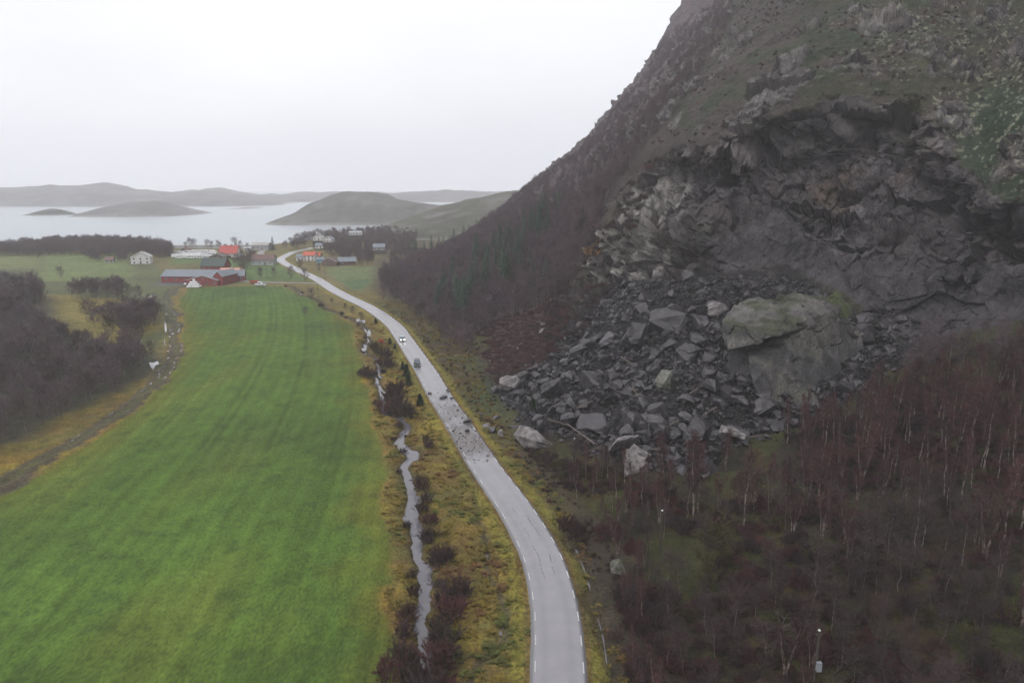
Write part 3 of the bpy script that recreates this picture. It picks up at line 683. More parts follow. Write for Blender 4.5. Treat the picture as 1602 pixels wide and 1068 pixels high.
hill_mesh('hill', [(560, 372), (590, 362), (615, 352), (650, 339), (690, 326), (730, 317), (760, 312), (790, 308), (850, 300), (1000, 285)], 930, 700, 1150, (.085, .085, .068), ns=20, m=60)

def ground_at(px_, py_):
    g_ = G(px_, py_); g_[2] = gz(g_[0], g_[1]); return on_mountain(px_, py_)[0] if g_[0] > np.interp(g_[1], fy[order], fx[order]) - 1 else g_
# ------------------------------------------------------------------ broken rock
def rock_mesh(name, seed, flat=.75, m=None, n=13, sub=2, rough=.035, pts=None):
    r = random.Random(seed); bm = bmesh.new()
    P = pts or []
    if not pts:
        for _ in range(n):
            v = Vector((r.gauss(0, 1), r.gauss(0, 1), r.gauss(0, 1))).normalized(); c = max(abs(v.x), abs(v.y), abs(v.z))
            v = v * (1 / c) ** .55; P.append((v.x * r.uniform(.8, 1.05), v.y * r.uniform(.62, .85), v.z * flat * r.uniform(.75, 1)))
    for p in P: bm.verts.new(p)
    res = bmesh.ops.convex_hull(bm, input=bm.verts[:])
    bmesh.ops.delete(bm, geom=list({g for g in res['geom_interior'] + res['geom_unused'] if isinstance(g, bmesh.types.BMVert)}), context='VERTS')
    bmesh.ops.dissolve_limit(bm, angle_limit=math.radians(14), verts=bm.verts[:], edges=bm.edges[:])
    bmesh.ops.triangulate(bm, faces=bm.faces[:])
    bm.normal_update()
    if sub:
        for _ in range(sub): bmesh.ops.subdivide_edges(bm, edges=bm.edges[:], cuts=1, use_grid_fill=True)
        bmesh.ops.triangulate(bm, faces=bm.faces[:]); bm.normal_update()
        A = np.array([v.co[:] for v in bm.verts]); sz = np.abs(A).max()
        f, _ = facets(A / sz, .42, seed * 3 + 1); g_, _ = facets(A / sz, .17, seed * 5 + 2); fb = fbm(A / sz, .5, 3, seed)
        for v, d0, d1, d2 in zip(bm.verts, f, g_, fb): v.co += v.normal * sz * (rough * d0 + rough * .45 * d1 + rough * .8 * d2)
    me = bpy.data.meshes.new(name); bm.to_mesh(me); bm.free(); me.materials.append(m or M_boulder); return me
ROCKS = [rock_mesh('boulder', 500 + k, r_, sub=2) for k, r_ in enumerate((.7, .5, .85, .4, .6, .95, .55, .75, .45, .8, .65, .35))]
RUB = [rock_mesh('rock', 700 + k, r_, sub=0, n=14) for k, r_ in enumerate((.7, .5, .85, .4))]
def rot(r, a=.5): return (r.uniform(-a, a), r.uniform(-a, a), r.uniform(0, 6.28))
taluspoly = [(756, 640), (775, 600), (850, 562), (930, 480), (965, 445), (1100, 432), (1250, 435), (1330, 480), (1390, 480), (1450, 505), (1500, 545), (1440, 575), (1400, 585), (1300, 640), (1200, 685), (1125, 705), (1110, 745), (1000, 735), (930, 715), (880, 690), (800, 692)]
big = [  # spot, width in the plan, flatness index, label
    (1055, 492, 84, 6, 'huge dark angular boulder high in the rockfall just below the cliff'),
    (1000, 520, 62, 9, 'large blue-grey boulder left of the highest dark boulder in the rockfall'),
    (1120, 480, 40, 4, 'pale boulder between the highest dark boulder and the giant split block'),
    (952, 525, 42, 10, 'square dark boulder on the upper left shoulder of the rockfall'),
    (925, 590, 48, 0, 'tilted grey slab in the middle of the rockfall left side'),
    (905, 545, 30, 7, 'blocky boulder above the tilted grey slab on the left of the rockfall'),
    (868, 608, 46, 5, 'dark overhanging boulder on the lower left edge of the rockfall'),
    (1040, 590, 40, 9, 'mossy olive boulder in the centre of the rockfall'),
    (925, 655, 52, 3, 'broad flat slab in the lower part of the rockfall'),
    (995, 655, 46, 2, 'rough reddish grey boulder low in the middle of the rockfall'),
    (1030, 640, 34, 5, 'pointed boulder beside the rough reddish one low in the rockfall'),
    (840, 678, 76, 6, 'large rounded boulder with pale edges nearest the road at the rockfall toe'),
    (975, 690, 50, 8, 'broken ridge boulder with pale top at the foot of the rockfall'),
    (985, 716, 78, 1, 'broad pale pinkish slab lying at the very foot of the rockfall'),
    (1150, 672, 44, 3, 'long flat pale slab on the lower right edge of the rockfall'),
    (1205, 660, 26, 0, 'small pinkish boulder under the giant split block'),
    (800, 596, 46, 6, 'pale boulder in front of the heather slope left of the rockfall'),
    (768, 603, 40, 11, 'flat pale stone at the left end of the rockfall beside the power pole'),
    (815, 588, 34, 7, 'grey boulder at the upper left tip of the rockfall'),
    (1075, 545, 40, 4, 'slanted grey slab in the right centre of the rockfall'),
    (1090, 500, 44, 0, 'cracked grey boulder right of the highest dark boulder'),
    (880, 640, 28, 2, 'squat grey boulder above the large rounded one near the road'),
    (965, 600, 34, 10, 'upright wedge boulder in the rockfall centre left'),
    (1140, 610, 40, 2, 'steep dark boulder against the left foot of the giant split block'),
    (960, 886, 34, 5, 'mossy pale boulder standing alone between road and wood in the foreground'),
]
taken = []
M_moss = mat('mossy_stone', (.16, .155, .15), .75, scale=1.2, bump=.1, col2=(.05, .055, .028))
for (x, y, w, vi, lab) in big:
    p, nrm, k = on_mountain(x, y + w * .22); dd = p[1] * CP - (p[2] - CAMZ) * SP; s = w / FPX * dd / 2 * 1.1
    me = ROCKS[vi]
    if 'moss' in lab or 'pale' in lab:
        me = me.copy(); me.materials[0] = M_moss if 'moss' in lab else M_palestone
    o = link('boulder', me, None, tuple(p + np.array([0, s * .3, s * .16])), 0, s)
    o.rotation_euler = (rnd.uniform(-.35, .35), rnd.uniform(-.4, .25), rnd.uniform(-.6, .6)); tag(o, lab, 'boulder', 'boulders of the rockfall')
    if '960' == str(x): o.scale = (s * .75, s * .75, s * 1.6)
    taken.append((x, y, w))
# the giant split block: an upper slab lying on a lower block, a dark gap between them
def giant(name, plist, label, seed, m, mossy=None):
    pts = [PY(*q) for q in plist]; c = sum(pts) / len(pts); c[2] = min(p[2] for p in pts)
    me = rock_mesh(name, seed, pts=[tuple(p - c) for p in pts], m=m, sub=5, rough=.03)
    o = link(name, me, None, tuple(c)); return tag(o, label, 'boulder', 'boulders of the rockfall')
def tone_rock(me, col, c2, moss):
    P = np.array([v.co[:] for v in me.vertices]); n_ = np.array([v.normal[:] for v in me.vertices])
    a = fbm(P, 5, 4, 61); b = fbm(P, 1.6, 3, 62)
    t_ = np.tile(np.array(col), (len(P), 1)); t_ = mixc(t_, c2, sstep(-.2, .3, a)); t_ = mixc(t_, (.05, .045, .048), sstep(.15, .4, b) * .6)
    t_ = mixc(t_, (.055, .07, .025), sstep(.3, .8, n_[:, 2]) * sstep(-.1, .2, a + moss) * min(1, max(0, moss * 2 + .3)))
    at_ = me.attributes.new('tone', 'FLOAT_COLOR', 'POINT'); at_.data.foreach_set('color', np.c_[t_, np.ones(len(t_))].astype(np.float32).ravel())
    for p in me.polygons: p.use_smooth = False
g1 = giant('boulder', [(1134, 500, 155), (1150, 478, 162), (1200, 462, 168), (1290, 462, 172), (1318, 480, 170), (1300, 500, 162), (1235, 510, 148), (1222, 524, 144), (1140, 546, 146), (1136, 510, 148), (1190, 490, 172), (1240, 520, 176), (1160, 540, 172)],
           'giant pale upper slab resting on the split block right of the rockfall', 91, M_rock)
tone_rock(g1.data, (.118, .112, .106), (.055, .052, .051), .1)
g2 = giant('boulder', [(1172, 552, 148), (1232, 532, 149), (1300, 492, 158), (1342, 500, 162), (1350, 545, 156), (1310, 605, 144), (1255, 655, 137), (1205, 648, 135), (1178, 600, 138), (1170, 560, 160), (1240, 530, 176), (1340, 520, 178), (1250, 640, 165), (1195, 640, 165)],
           'giant grey lower block of the split boulder with cracks and mossy streaks', 92, M_rock)
tone_rock(g2.data, (.048, .046, .048), (.095, .090, .085), -.05)
g3 = giant('boulder', [(1285, 475, 170), (1310, 455, 176), (1340, 470, 178), (1362, 505, 172), (1358, 530, 168), (1330, 525, 162), (1290, 500, 162), (1330, 520, 185), (1300, 480, 186)],
           'green mossy boulder crowning the right end of the giant split block', 93, M_rock)
tone_rock(g3.data, (.085, .085, .075), (.05, .065, .03), .5)
g4 = giant('boulder', [(1145, 545, 152), (1180, 545, 150), (1192, 600, 146), (1180, 640, 143), (1150, 620, 146), (1135, 590, 150), (1150, 550, 168), (1185, 610, 165)],
           'dark shaded boulder tucked under the overhang of the giant pale slab', 94, M_rock)
tone_rock(g4.data, (.05, .047, .05), (.07, .065, .065), -.2)
taken += [(1240, 550, 170), (1320, 500, 70)]
for (x, y, w, lab) in ((760, 668, 16, 'pale edged stone by the road at the tip of the rockfall toe'), (772, 676, 20, 'dark stone in the ditch beside the road left of the large rounded boulder'), (785, 682, 22, 'reddish grey stone between road and large rounded boulder'), (776, 655, 14, 'small pale stone above the ditch at the rockfall toe'), (752, 650, 10, 'small stone on the verge level with the broad dark rock on the road'), (745, 632, 9, 'small dark stone on the grass above the verge stones'), (742, 622, 7, 'smallest stone on the grass near the largest rock on the road')):
    p = ground_at(x, y); dd = p[1] * CP - (p[2] - CAMZ) * SP; s = w / FPX * dd / 2
    me = ROCKS[rnd.randrange(12)]
    if 'pale' in lab or 'reddish' in lab: me = me.copy(); me.materials[0] = M_palestone
    o = link('boulder', me, None, tuple(p + np.array([0, 0, s * .3])), 0, s); o.rotation_euler = rot(rnd, .4); tag(o, lab, 'boulder', 'boulders of the rockfall')
# three hundred counted boulders, the rest is rubble
tm = np.where(inpoly(MX, MY, taluspoly) & (PB < 2.6) & (PB > .02))[0]
cell = np.linalg.norm(np.cross(np.gradient(S_, axis=1), np.gradient(S_, axis=0)), axis=2).ravel()
vis = np.clip(-(N2 * (R - np.array([0, 0, CAMZ]))).sum(1) / np.linalg.norm(R - np.array([0, 0, CAMZ]), axis=1), .05, 1)
wt = cell[tm] * vis[tm]; wt /= wt.sum()
# sizes drawn with a long tail: the largest become individuals
NT = 7500
pick = RS.choice(tm, NT, p=wt); size = .34 * (1 - RS.rand(NT) * .999) ** -.40
size = np.clip(size, .25, 2.4); o_ = np.argsort(-size); pick = pick[o_]; size = size[o_]
ctr = [np.zeros(3)]; nind = 0; rub = []
for k, s in zip(pick, size):
    p = R[k]
    inside = any(abs(MX[k] - x) < w * .42 and abs(MY[k] - y) < w * .33 for x, y, w in taken)
    if inside and s < 1.0: continue
    if nind < 250:
        s *= 1.22
        upper_ = MY[k] < 560 and MX[k] > 900
        o = link('boulder', ROCKS[rnd.randrange(12)], None, tuple(p + N2[k] * s * .22), 0, (s, s * rnd.uniform(.8, 1.1), s * rnd.uniform(.8, 1.2)))
        o.rotation_euler = rot(rnd, .6)
        tag(o, 'broken dark grey boulder among the rubble below the cliff', 'boulder', 'boulders of the rockfall'); nind += 1
    else: rub.append((p + N2[k] * s * .1, s))

def scatter(name, pts, src, rz, sc_, kind='stuff', tilt=None, idx=None, **kw):
    """one object: instances of src standing on pts"""
    me = bpy.data.meshes.new(name); n = len(pts); me.vertices.add(n)
    me.vertices.foreach_set('co', np.asarray(pts, np.float32).ravel())
    ra = np.zeros((n, 3), np.float32); ra[:, 2] = rz
    if tilt is not None: ra[:, :2] = tilt
    a = me.attributes.new('turn', 'FLOAT_VECTOR', 'POINT'); a.data.foreach_set('vector', ra.ravel())
    a = me.attributes.new('size', 'FLOAT', 'POINT'); a.data.foreach_set('value', np.asarray(sc_, np.float32))
    a = me.attributes.new('which', 'INT', 'POINT'); a.data.foreach_set('value', np.asarray(idx if idx is not None else RS.randint(0, len(src), n), np.int32))
    ng = bpy.data.node_groups.new(name, 'GeometryNodeTree')
    ng.interface.new_socket('Geometry', in_out='INPUT', socket_type='NodeSocketGeometry'); ng.interface.new_socket('Geometry', in_out='OUTPUT', socket_type='NodeSocketGeometry')
    nn_ = ng.nodes; ll = ng.links; gi = nn_.new('NodeGroupInput'); go = nn_.new('NodeGroupOutput')
    ip = nn_.new('GeometryNodeInstanceOnPoints'); jg = nn_.new('GeometryNodeJoinGeometry')
    for s_ in reversed(src):
        oi = nn_.new('GeometryNodeObjectInfo'); oi.inputs['Object'].default_value = s_; oi.inputs['As Instance'].default_value = True
        ll.new(oi.outputs['Geometry'], jg.inputs[0])
    def na_(nm, dt):
        a_ = nn_.new('GeometryNodeInputNamedAttribute'); a_.data_type = dt; a_.inputs['Name'].default_value = nm; return a_.outputs['Attribute']
    e2r = nn_.new('FunctionNodeEulerToRotation'); ll.new(na_('turn', 'FLOAT_VECTOR'), e2r.inputs[0])
    ll.new(gi.outputs[0], ip.inputs['Points']); ll.new(jg.outputs[0], ip.inputs['Instance']); ip.inputs['Pick Instance'].default_value = True
    ll.new(na_('which', 'INT'), ip.inputs['Instance Index']); ll.new(e2r.outputs[0], ip.inputs['Rotation']); ll.new(na_('size', 'FLOAT'), ip.inputs['Scale'])
    ll.new(ip.outputs[0], go.inputs[0])
    o = link(name, me); md = o.modifiers.new('scatter', 'NODES'); md.node_group = ng
    return tag(o, kind=kind, **kw)
# four loose stones stand as sources and things of their own
SRC = []
for k, (x, y, lab) in enumerate(((783, 668, 'small dark stone at the roadside in front of the large rounded boulder'), (790, 655, 'small angular stone above the roadside at the rockfall toe'),
                                 (830, 640, 'small stone on the soil behind the large rounded boulder'), (812, 655, 'small flat stone left of the large rounded boulder'))):
    p, nrm, kk = on_mountain(x, y); o = link('boulder', RUB[k], None, tuple(p)); o.scale = (.9,) * 3; tag(o, lab, 'boulder', 'boulders of the rockfall'); SRC.append(o)
    o.data.materials[0] = M_boulder
rp_ = np.array([r[0] for r in rub]); rs_ = np.array([r[1] for r in rub])
extra = RS.choice(tm, 9000, p=wt); ep = R[extra]; es = RS.uniform(.10, .3, 9000)
allp = np.r_[rp_, ep]; alls = np.r_[rs_, es]
scatter('rubble', allp, SRC, RS.rand(len(allp)) * 6.28, alls, tilt=RS.uniform(-.7, .7, (len(allp), 2)), label='smaller broken stones filling the rockfall between the boulders')
# stones on the road
deb = [(697.5, 613, 10, 'largest dark rock standing on the far right edge of the road'), (694, 624, 10.5, 'long flat rock on the road just below the largest one'), (707, 623.5, 6, 'flat dark rock on the right edge line beside the long flat rock'),
       (672, 617, 5.5, 'dark rock on the left edge of the road level with the largest rock'), (732, 661.5, 13, 'broad dark rock pile piece on the right edge at the middle of the debris'), (731, 675, 6, 'low rock just below the broad one on the road'),
       (716, 641.5, 3, ''), (723, 654, 3, ''), (721, 701, 2.5, ''), (766.5, 706, 5, 'flat stone on the right edge line below the mud'), (741, 719, 2.5, ''), (762, 720.5, 3.5, 'single stone on the clean road below the mud'),
       (685, 614, 2, ''), (701, 647, 2, ''), (713, 651, 2, ''), (696, 634, 2.2, ''), (709, 674, 3, ''), (720, 678, 3, ''), (724, 682, 3, ''), (728, 685, 2, ''), (744, 674, 3, ''), (712, 671, 2, ''), (738, 668, 2.5, ''), (690, 637, 2, ''), (699, 630, 2, ''),
       (763, 713, 2.5, ''), (715, 690, 2, ''), (729, 693, 2, ''), (742, 700, 2.4, ''), (750, 707, 2, ''), (733, 706, 2, ''), (720, 662, 2, ''), (704, 655, 1.8, ''), (728, 646, 2.5, ''), (711, 634, 2, ''), (700, 669, 2.2, ''), (728, 716, 1.8, '')]
for (x, y, w, lab) in deb:
    p = G(x, y, .33); dd = p[1] * CP - (p[2] - CAMZ) * SP; s = w / FPX * dd / 2 * 1.5
    me = ROCKS[rnd.randrange(12)].copy() if w > 4 else RUB[rnd.randrange(4)].copy(); me.materials[0] = M_debris
    o = link('rock', me, None, (p[0], p[1] + s * .4, .33 + s * .25), 0, (s, s, s * (.5 if 'flat' in lab else .8))); o.rotation_euler = (rnd.uniform(-.15, .15), rnd.uniform(-.15, .15), rnd.uniform(-.4, .4))
    tag(o, lab or 'small dark stone lying on the wet road below the rockfall', 'rock', 'rocks scattered on the road')
cr_ = []
for k in range(1100):
    pp_ = (0, RS.uniform(610, 725)); g0 = G(700, pp_[1]); j = np.argmin(abs(fine[:, 1] - g0[1] - RS.uniform(-1, 1))); o_ = RS.uniform(-3, 3)
    w_ = fine[j] + nn[j] * o_ + RS.uniform(-.4, .4, 2); q_ = proj(np.array([*w_, .3]))
    if RS.rand() < .25 + .75 * math.exp(-((q_[1] - 692) / 16) ** 2): cr_.append((w_[0], w_[1], .35))
scatter('gravel_debris', np.array(cr_), SRC, RS.rand(len(cr_)) * 6.28, RS.uniform(.02, .16, len(cr_)), label='crumbs of stone and mud strewn over the road')
# ------------------------------------------------------------------ bare trees, bushes, spruces
def bare_tree(seed, H=8., spread=.34, base=.25, limbs=20, br=7, tw=8, twl=.55, stems=1, lean=.06, up=.75, tww=.02, tr=.011, dome=False):
    r = random.Random(seed); T = MB(); K = MB()
    def blade(p, d, l, w):
        a = d.orthogonal().normalized(); a = Matrix.Rotation(r.uniform(0, 3.1), 3, d) @ a
        K.add([p - a * w, p + a * w, p + d * l], [(0, 1, 2)])
    for st in range(stems):
        h = H * (1 if st == 0 else r.uniform(.7, .98)); az0 = r.uniform(0, 6.28); ln = lean if stems == 1 else lean + .10
        pts = [Vector((0, 0, -.5)) if stems == 1 else Vector((.25 * math.cos(az0), .25 * math.sin(az0), -.5))]; nseg = 6
        for k in range(nseg):
            z_ = h * (k + 1) / nseg; pts.append(Vector((math.cos(az0) * ln * z_ + r.gauss(0, .012) * h, math.sin(az0) * ln * z_ + r.gauss(0, .012) * h, z_)))
        rad = [max(.015, tr * h * (1 - .9 * k / nseg)) for k in range(nseg + 1)]
        for k in range(nseg): T.tube(pts[k], pts[k + 1], rad[k], rad[k + 1], 5)
        def on(f):
            q = f * nseg; k = min(nseg - 1, int(q)); return pts[k].lerp(pts[k + 1], q - k)
        for i in range(limbs):
            f = base + (1 - base) * ((i + r.random()) / limbs) ** .85; p = on(f); az = i * 2.4 + r.uniform(-.5, .5)
            el = up + r.uniform(-.25, .25) + .3 * f; ll = H * spread * (1.15 - .75 * f) * r.uniform(.65, 1.15)
            if dome: ll = H * spread * (.45 + .62 * math.sin(math.pi * min(1, .12 + .8 * f))) * r.uniform(.7, 1.15)
            d = Vector((math.cos(az) * math.cos(el), math.sin(az) * math.cos(el), math.sin(el))); K.cur = 0
            lp = [p]; dd = d.copy()
            for s_ in range(3):
                dd = (dd + Vector((r.gauss(0, .13), r.gauss(0, .13), .12 + r.gauss(0, .08)))).normalized(); lp.append(lp[-1] + dd * ll / 3)
            lr = [.0042 * H * (1 - f * .6), .0032 * H * (1 - f * .6), .0022 * H * (1 - f * .6), .0012 * H]
            for s_ in range(3): K.tube(lp[s_], lp[s_ + 1], lr[s_], lr[s_ + 1], 3)
            for j in range(br):
                q = .25 + .75 * (j + r.random()) / br; k = min(2, int(q * 3)); bp = lp[k].lerp(lp[k + 1], q * 3 - k)
                bd = (dd * .8 + Vector((r.gauss(0, .6), r.gauss(0, .6), r.gauss(.15, .4)))).normalized(); bl = ll * r.uniform(.22, .45)
                K.cur = 0; a_ = bd.orthogonal().normalized() * .012 * (H / 8); K.add([bp - a_, bp + a_, bp + bd * bl], [(0, 1, 2)])
                K.cur = 1
                for t_ in range(tw):
                    tp = bp + bd * bl * r.uniform(.1, 1.); td = (bd + Vector((r.gauss(0, .55), r.gauss(0, .55), r.gauss(.1, .45)))).normalized()
                    blade(tp, td, twl * r.uniform(.5, 1.3), tww * r.uniform(.6, 1.3))
    return T, K
def tree_kind(nm, n, bark, twig, limb=None, **kw):
    out = []
    for k in range(n):
        seed = abs(hash_name(nm)) % 1000 + k * 7; T, K = bare_tree(seed, **kw)
        tm_ = T.mesh('trunk', bark, True); km = K.mesh('crown', [limb or M_limb, twig])
        allb = MB(); allb.cur = 0; allb.add(T.v, T.f); b0 = len(allb.v)
        allb.v += K.v; allb.f += [tuple(i + b0 for i in f) for f in K.f]; allb.m += [1 + m_ for m_ in K.m]
        am = allb.mesh('tree', [bark, limb or M_limb, twig]); out.append((tm_, km, am))
    return out
def hash_name(s): return sum(ord(c) * (i + 3) for i, c in enumerate(s))
BIRCH = tree_kind('birch', 5, M_bark, M_twig_purple, H=9, spread=.30, base=.30, limbs=24, br=7, tw=8, up=.85, twl=.55, tww=.022, tr=.013)
ALDER = tree_kind('alder', 4, M_darkbark, M_twig_far, H=6, dome=True, spread=.46, base=.10, limbs=28, br=7, tw=9, stems=1, up=.5, twl=.6, tww=.036)
FARB = tree_kind('farbirch', 2, M_bark, M_twig_far, H=8, spread=.34, base=.25, limbs=22, br=6, tw=8, up=.8, twl=.6, tww=.034, dome=True)
MULTI = tree_kind('multi', 3, M_bark, M_twig_purple, H=8, spread=.3, base=.25, limbs=10, br=7, tw=8, stems=4, up=.85, twl=.55, tww=.02, tr=.012)
WILLOW = tree_kind('willow', 2, M_darkbark, M_twig_olive, H=7, spread=.42, base=.06, limbs=12, br=7, tw=10, stems=4, up=.6, twl=.55, tww=.03)
GREY = tree_kind('grey', 3, M_bark, M_twig_brown, dome=True, H=6, spread=.45, base=.18, limbs=24, br=8, tw=7, stems=1, up=.55, twl=.65, tww=.022)
def bush_mesh(seed, twig, R=1.5, H=2.2, n=60, tw=26, w=.022):
    r = random.Random(seed); K = MB()
    for i in range(n):
        az = r.uniform(0, 6.28); rr = r.random() ** .6; p = Vector((rr * R * .6 * math.cos(az) + r.gauss(0, .15), rr * R * .6 * math.sin(az) + r.gauss(0, .15), -.1))
        e = p + Vector((r.gauss(0, .35) + .3 * math.cos(az), r.gauss(0, .35) + .3 * math.sin(az), H * (1 - .55 * rr * rr) * r.uniform(.45, 1.0))); K.cur = 0
        m_ = p.lerp(e, .5) + Vector((0, 0, .12 * H)); K.tube(p, m_, .016, .011, 3); K.tube(m_, e, .011, .004, 3); K.cur = 1
        for t_ in range(tw):
            f = r.uniform(.3, 1); b = p.lerp(m_, f * 2) if f < .5 else m_.lerp(e, f * 2 - 1)
            d = ((e - p).normalized() + Vector((r.gauss(0, .5), r.gauss(0, .5), r.gauss(.1, .35)))).normalized(); a_ = d.orthogonal().normalized() * w; K.add([b - a_, b + a_, b + d * r.uniform(.2, .55)], [(0, 1, 2)])
    return K.mesh('bush', [M_darkbark, twig])
BUSH_P = [bush_mesh(10 + k, M_twig_purple) for k in range(3)]; BUSH_B = [bush_mesh(20 + k, M_twig_brown) for k in range(2)]; BUSH_O = [bush_mesh(30 + k, M_twig_olive) for k in range(2)]
def spruce(seed, H=10):
    r = random.Random(seed); T = MB(); T.tube((0, 0, -.5), (0, 0, H * .95), .14, .03, 6); K = MB(); nt_ = 20
    for k in range(nt_):
        f = k / (nt_ - 1); z_ = H * (.08 + .9 * f); R_ = (1 - f) ** .85 * H * .22 + .15; nf = int(8 + 7 * (1 - f))
        for j in range(nf):
            az = j * 6.28 / nf + r.uniform(-.3, .3) + k; l = R_ * r.uniform(.75, 1.15); dr = r.uniform(.1, .35)
            d = Vector((math.cos(az), math.sin(az), 0)); p0 = Vector((0, 0, z_))
            for s_ in range(6):
                g_ = (s_ + .5) / 6; c = p0 + d * l * g_ + Vector((0, 0, -l * dr * g_)); ww = .14 * l * (1.1 - g_) + .12
                sd_ = Vector((-d.y, d.x, 0)) * ww * r.uniform(.7, 1.3); q_ = c + d * .35 + Vector((0, 0, -.18))
                K.add([c + sd_, c - sd_, q_ + Vector((0, 0, r.uniform(-.15, .05)))], [(0, 1, 2)])
    tm_ = T.mesh('trunk', M_darkbark); km = K.mesh('crown', M_needle); a = MB(); a.add(T.v, T.f); b0 = len(a.v); a.v += K.v; a.f += [tuple(i + b0 for i in f) for f in K.f]; a.m += [1] * len(K.f)
    return tm_, km, a.mesh('tree', [M_darkbark, M_needle])
SPRUCE = [spruce(k) for k in range(3)]
def plant(name, kind, p, s, label, cat, group, rz=None, parts=True, leanx=0, leany=0):
    tm_, km, am = kind
    if parts:
        t_ = thing(name, label, cat, tuple(p), rz if rz is not None else rnd.uniform(0, 6.28), group, s); link('trunk', tm_, t_); link('crown', km, t_)
    else:
        t_ = tag(link(name, am, None, tuple(p), rz if rz is not None else rnd.uniform(0, 6.28), s), label, cat, group)
    t_.rotation_euler[0] = leanx; t_.rotation_euler[1] = leany; return t_
def ground_or_slope(px_, py_):
    g_ = G(px_, py_); xf_ = np.interp(g_[1], fy[order], fx[order])
    if g_[0] > xf_ - 1:
        return on_mountain(px_, py_)[0]
    g_[2] = gz(g_[0], g_[1]); return g_
GM = np.array(S_)  # for picking trees on slopes
def sample_slope(poly, n, maxb=11, minb=0, maxY=1e9, amin=0):
    m_ = np.where(inpoly(MX, MY, poly) & (PB < maxb) & (PB >= minb) & (R[:, 1] < maxY) & (R[:, 2] > -.6) & (PA >= amin))[0]; w_ = cell[m_] + 1e-6
    return RS.choice(m_, n, p=w_ / w_.sum())
def thin(P_, dmin):
    out = []; grid = {}
    for i, p in enumerate(P_):
        c = (int(p[0] // dmin), int(p[1] // dmin)); ok = True
        for a in (-1, 0, 1):
            for b in (-1, 0, 1):
                for j in grid.get((c[0] + a, c[1] + b), ()):
                    if (P_[j][0] - p[0]) ** 2 + (P_[j][1] - p[1]) ** 2 < dmin * dmin: ok = False; break
        if ok: grid.setdefault(c, []).append(i); out.append(i)
    return out
def world_sample(poly, n, dmin):
    W_ = GL(poly); a = np.array(W_); x0, y0 = a.min(0); x1, y1 = a.max(0); x0 = max(x0, -420)
    X_ = RS.uniform(x0, x1, n * 6); Y_ = RS.uniform(y0, y1, n * 6); m_ = inpoly(X_, Y_, W_); Q_ = np.c_[X_, Y_, np.zeros(len(X_))][m_][:n]
    return Q_[thin(Q_, dmin)]
# -- wood on the slope right of the road, foreground
RW = [(905, 845), (912, 790), (880, 760), (900, 735), (960, 752), (1110, 760), (1140, 720), (1200, 700), (1300, 655), (1420, 600), (1445, 560), (1500, 530), (1640, 500), (2300, 500), (2300, 1700), (1000, 1700), (985, 1068), (960, 960), (935, 930), (925, 880)]
k_ = sample_slope(RW, 2600, 2.3); P_ = R[k_]; keep = thin(P_, 2.35); P_ = P_[keep]; k_ = k_[keep]
pxs, pys = proj(P_); dens = fbm(P_, 11, 3, 401)
glade = [(1030, 830), (1170, 790), (1210, 860), (1300, 860), (1330, 960), (1240, 1020), (1180, 1000), (1060, 930)]
ok = (dens > -.30) & ~(inpoly(pxs, pys, glade) & (RS.rand(len(pxs)) < .72)) & ~((np.hypot(pxs - 960, pys - 900) < 26))
P_ = P_[ok]; pxs = pxs[ok]; pys = pys[ok]; dist = np.linalg.norm(P_ - np.array([0, 0, CAMZ]), axis=1)
vis_ = (pxs < 1640) & (pys < 1190); o_ = np.argsort(np.where(vis_, dist, 1e6 + dist)); ni = 0; rest = []
for j in o_:
    p = P_[j]; x, y = pxs[j], pys[j]
    if ni < 295 and vis_[j]:
        birchy = fbm(np.array([p]), 22, 2, 402)[0] + (.35 if y < 800 else -.05)
        h_ = rnd.uniform(.6, 1.1) * (.85 if y > 900 else 1.0)
        if x < 1020: h_ *= .72
        if birchy > .08:
            plant('birch_tree', BIRCH[rnd.randrange(5)], p, h_, 'slender bare birch with purple twigs in the wood right of the road', 'tree', 'bare birches in the wood right of the road', leanx=rnd.gauss(0, .05), leany=rnd.gauss(0, .06))
        elif birchy > -.12:
            plant('birch_tree', MULTI[rnd.randrange(3)], p, h_ * .95, 'slender bare birch with purple twigs in the wood right of the road', 'tree', 'bare birches in the wood right of the road')
        else:
            plant('bare_tree', GREY[rnd.randrange(3)], p, h_ * rnd.uniform(.8, 1.1), 'low spreading leafless tree with grey limbs in the wood right of the road', 'tree', 'leafless spreading trees right of the road', leanx=rnd.gauss(0, .08), leany=rnd.gauss(0, .08))
        ni += 1
    else: rest.append((p, rnd.uniform(.55, 1.0), rnd.randrange(5)))
FT = []
far_lab = ['leafless tree at the lower end of the heather slope beside the road', 'leafless tree at the corner where the hillside wood meets the pale meadow', 'leafless tree on the wood edge above the oncoming silver car',
           'pale stemmed birch at the wood edge left of the heather slope', 'pale stemmed birch leaning at the wood edge left of the heather slope']
for k, (x, y, kd, s) in enumerate(((690, 520, ALDER[1], .9), (600, 470, ALDER[0], 1.0), (655, 500, GREY[1], .9), (716, 527, FARB[0], 1.0), (705, 524, FARB[1], 1.05))):
    p = ground_or_slope(x, y); FT.append(plant('bare_tree', kd, p, s, far_lab[k], 'tree', 'leafless trees at the foot of the hillside', parts=False))
scatter('wood', np.array([r[0] for r in rest]), FT[3:5] + [FT[2]], RS.rand(len(rest)) * 6.28, [r[1] for r in rest], label='leafless wood covering the rest of the slope on the right')
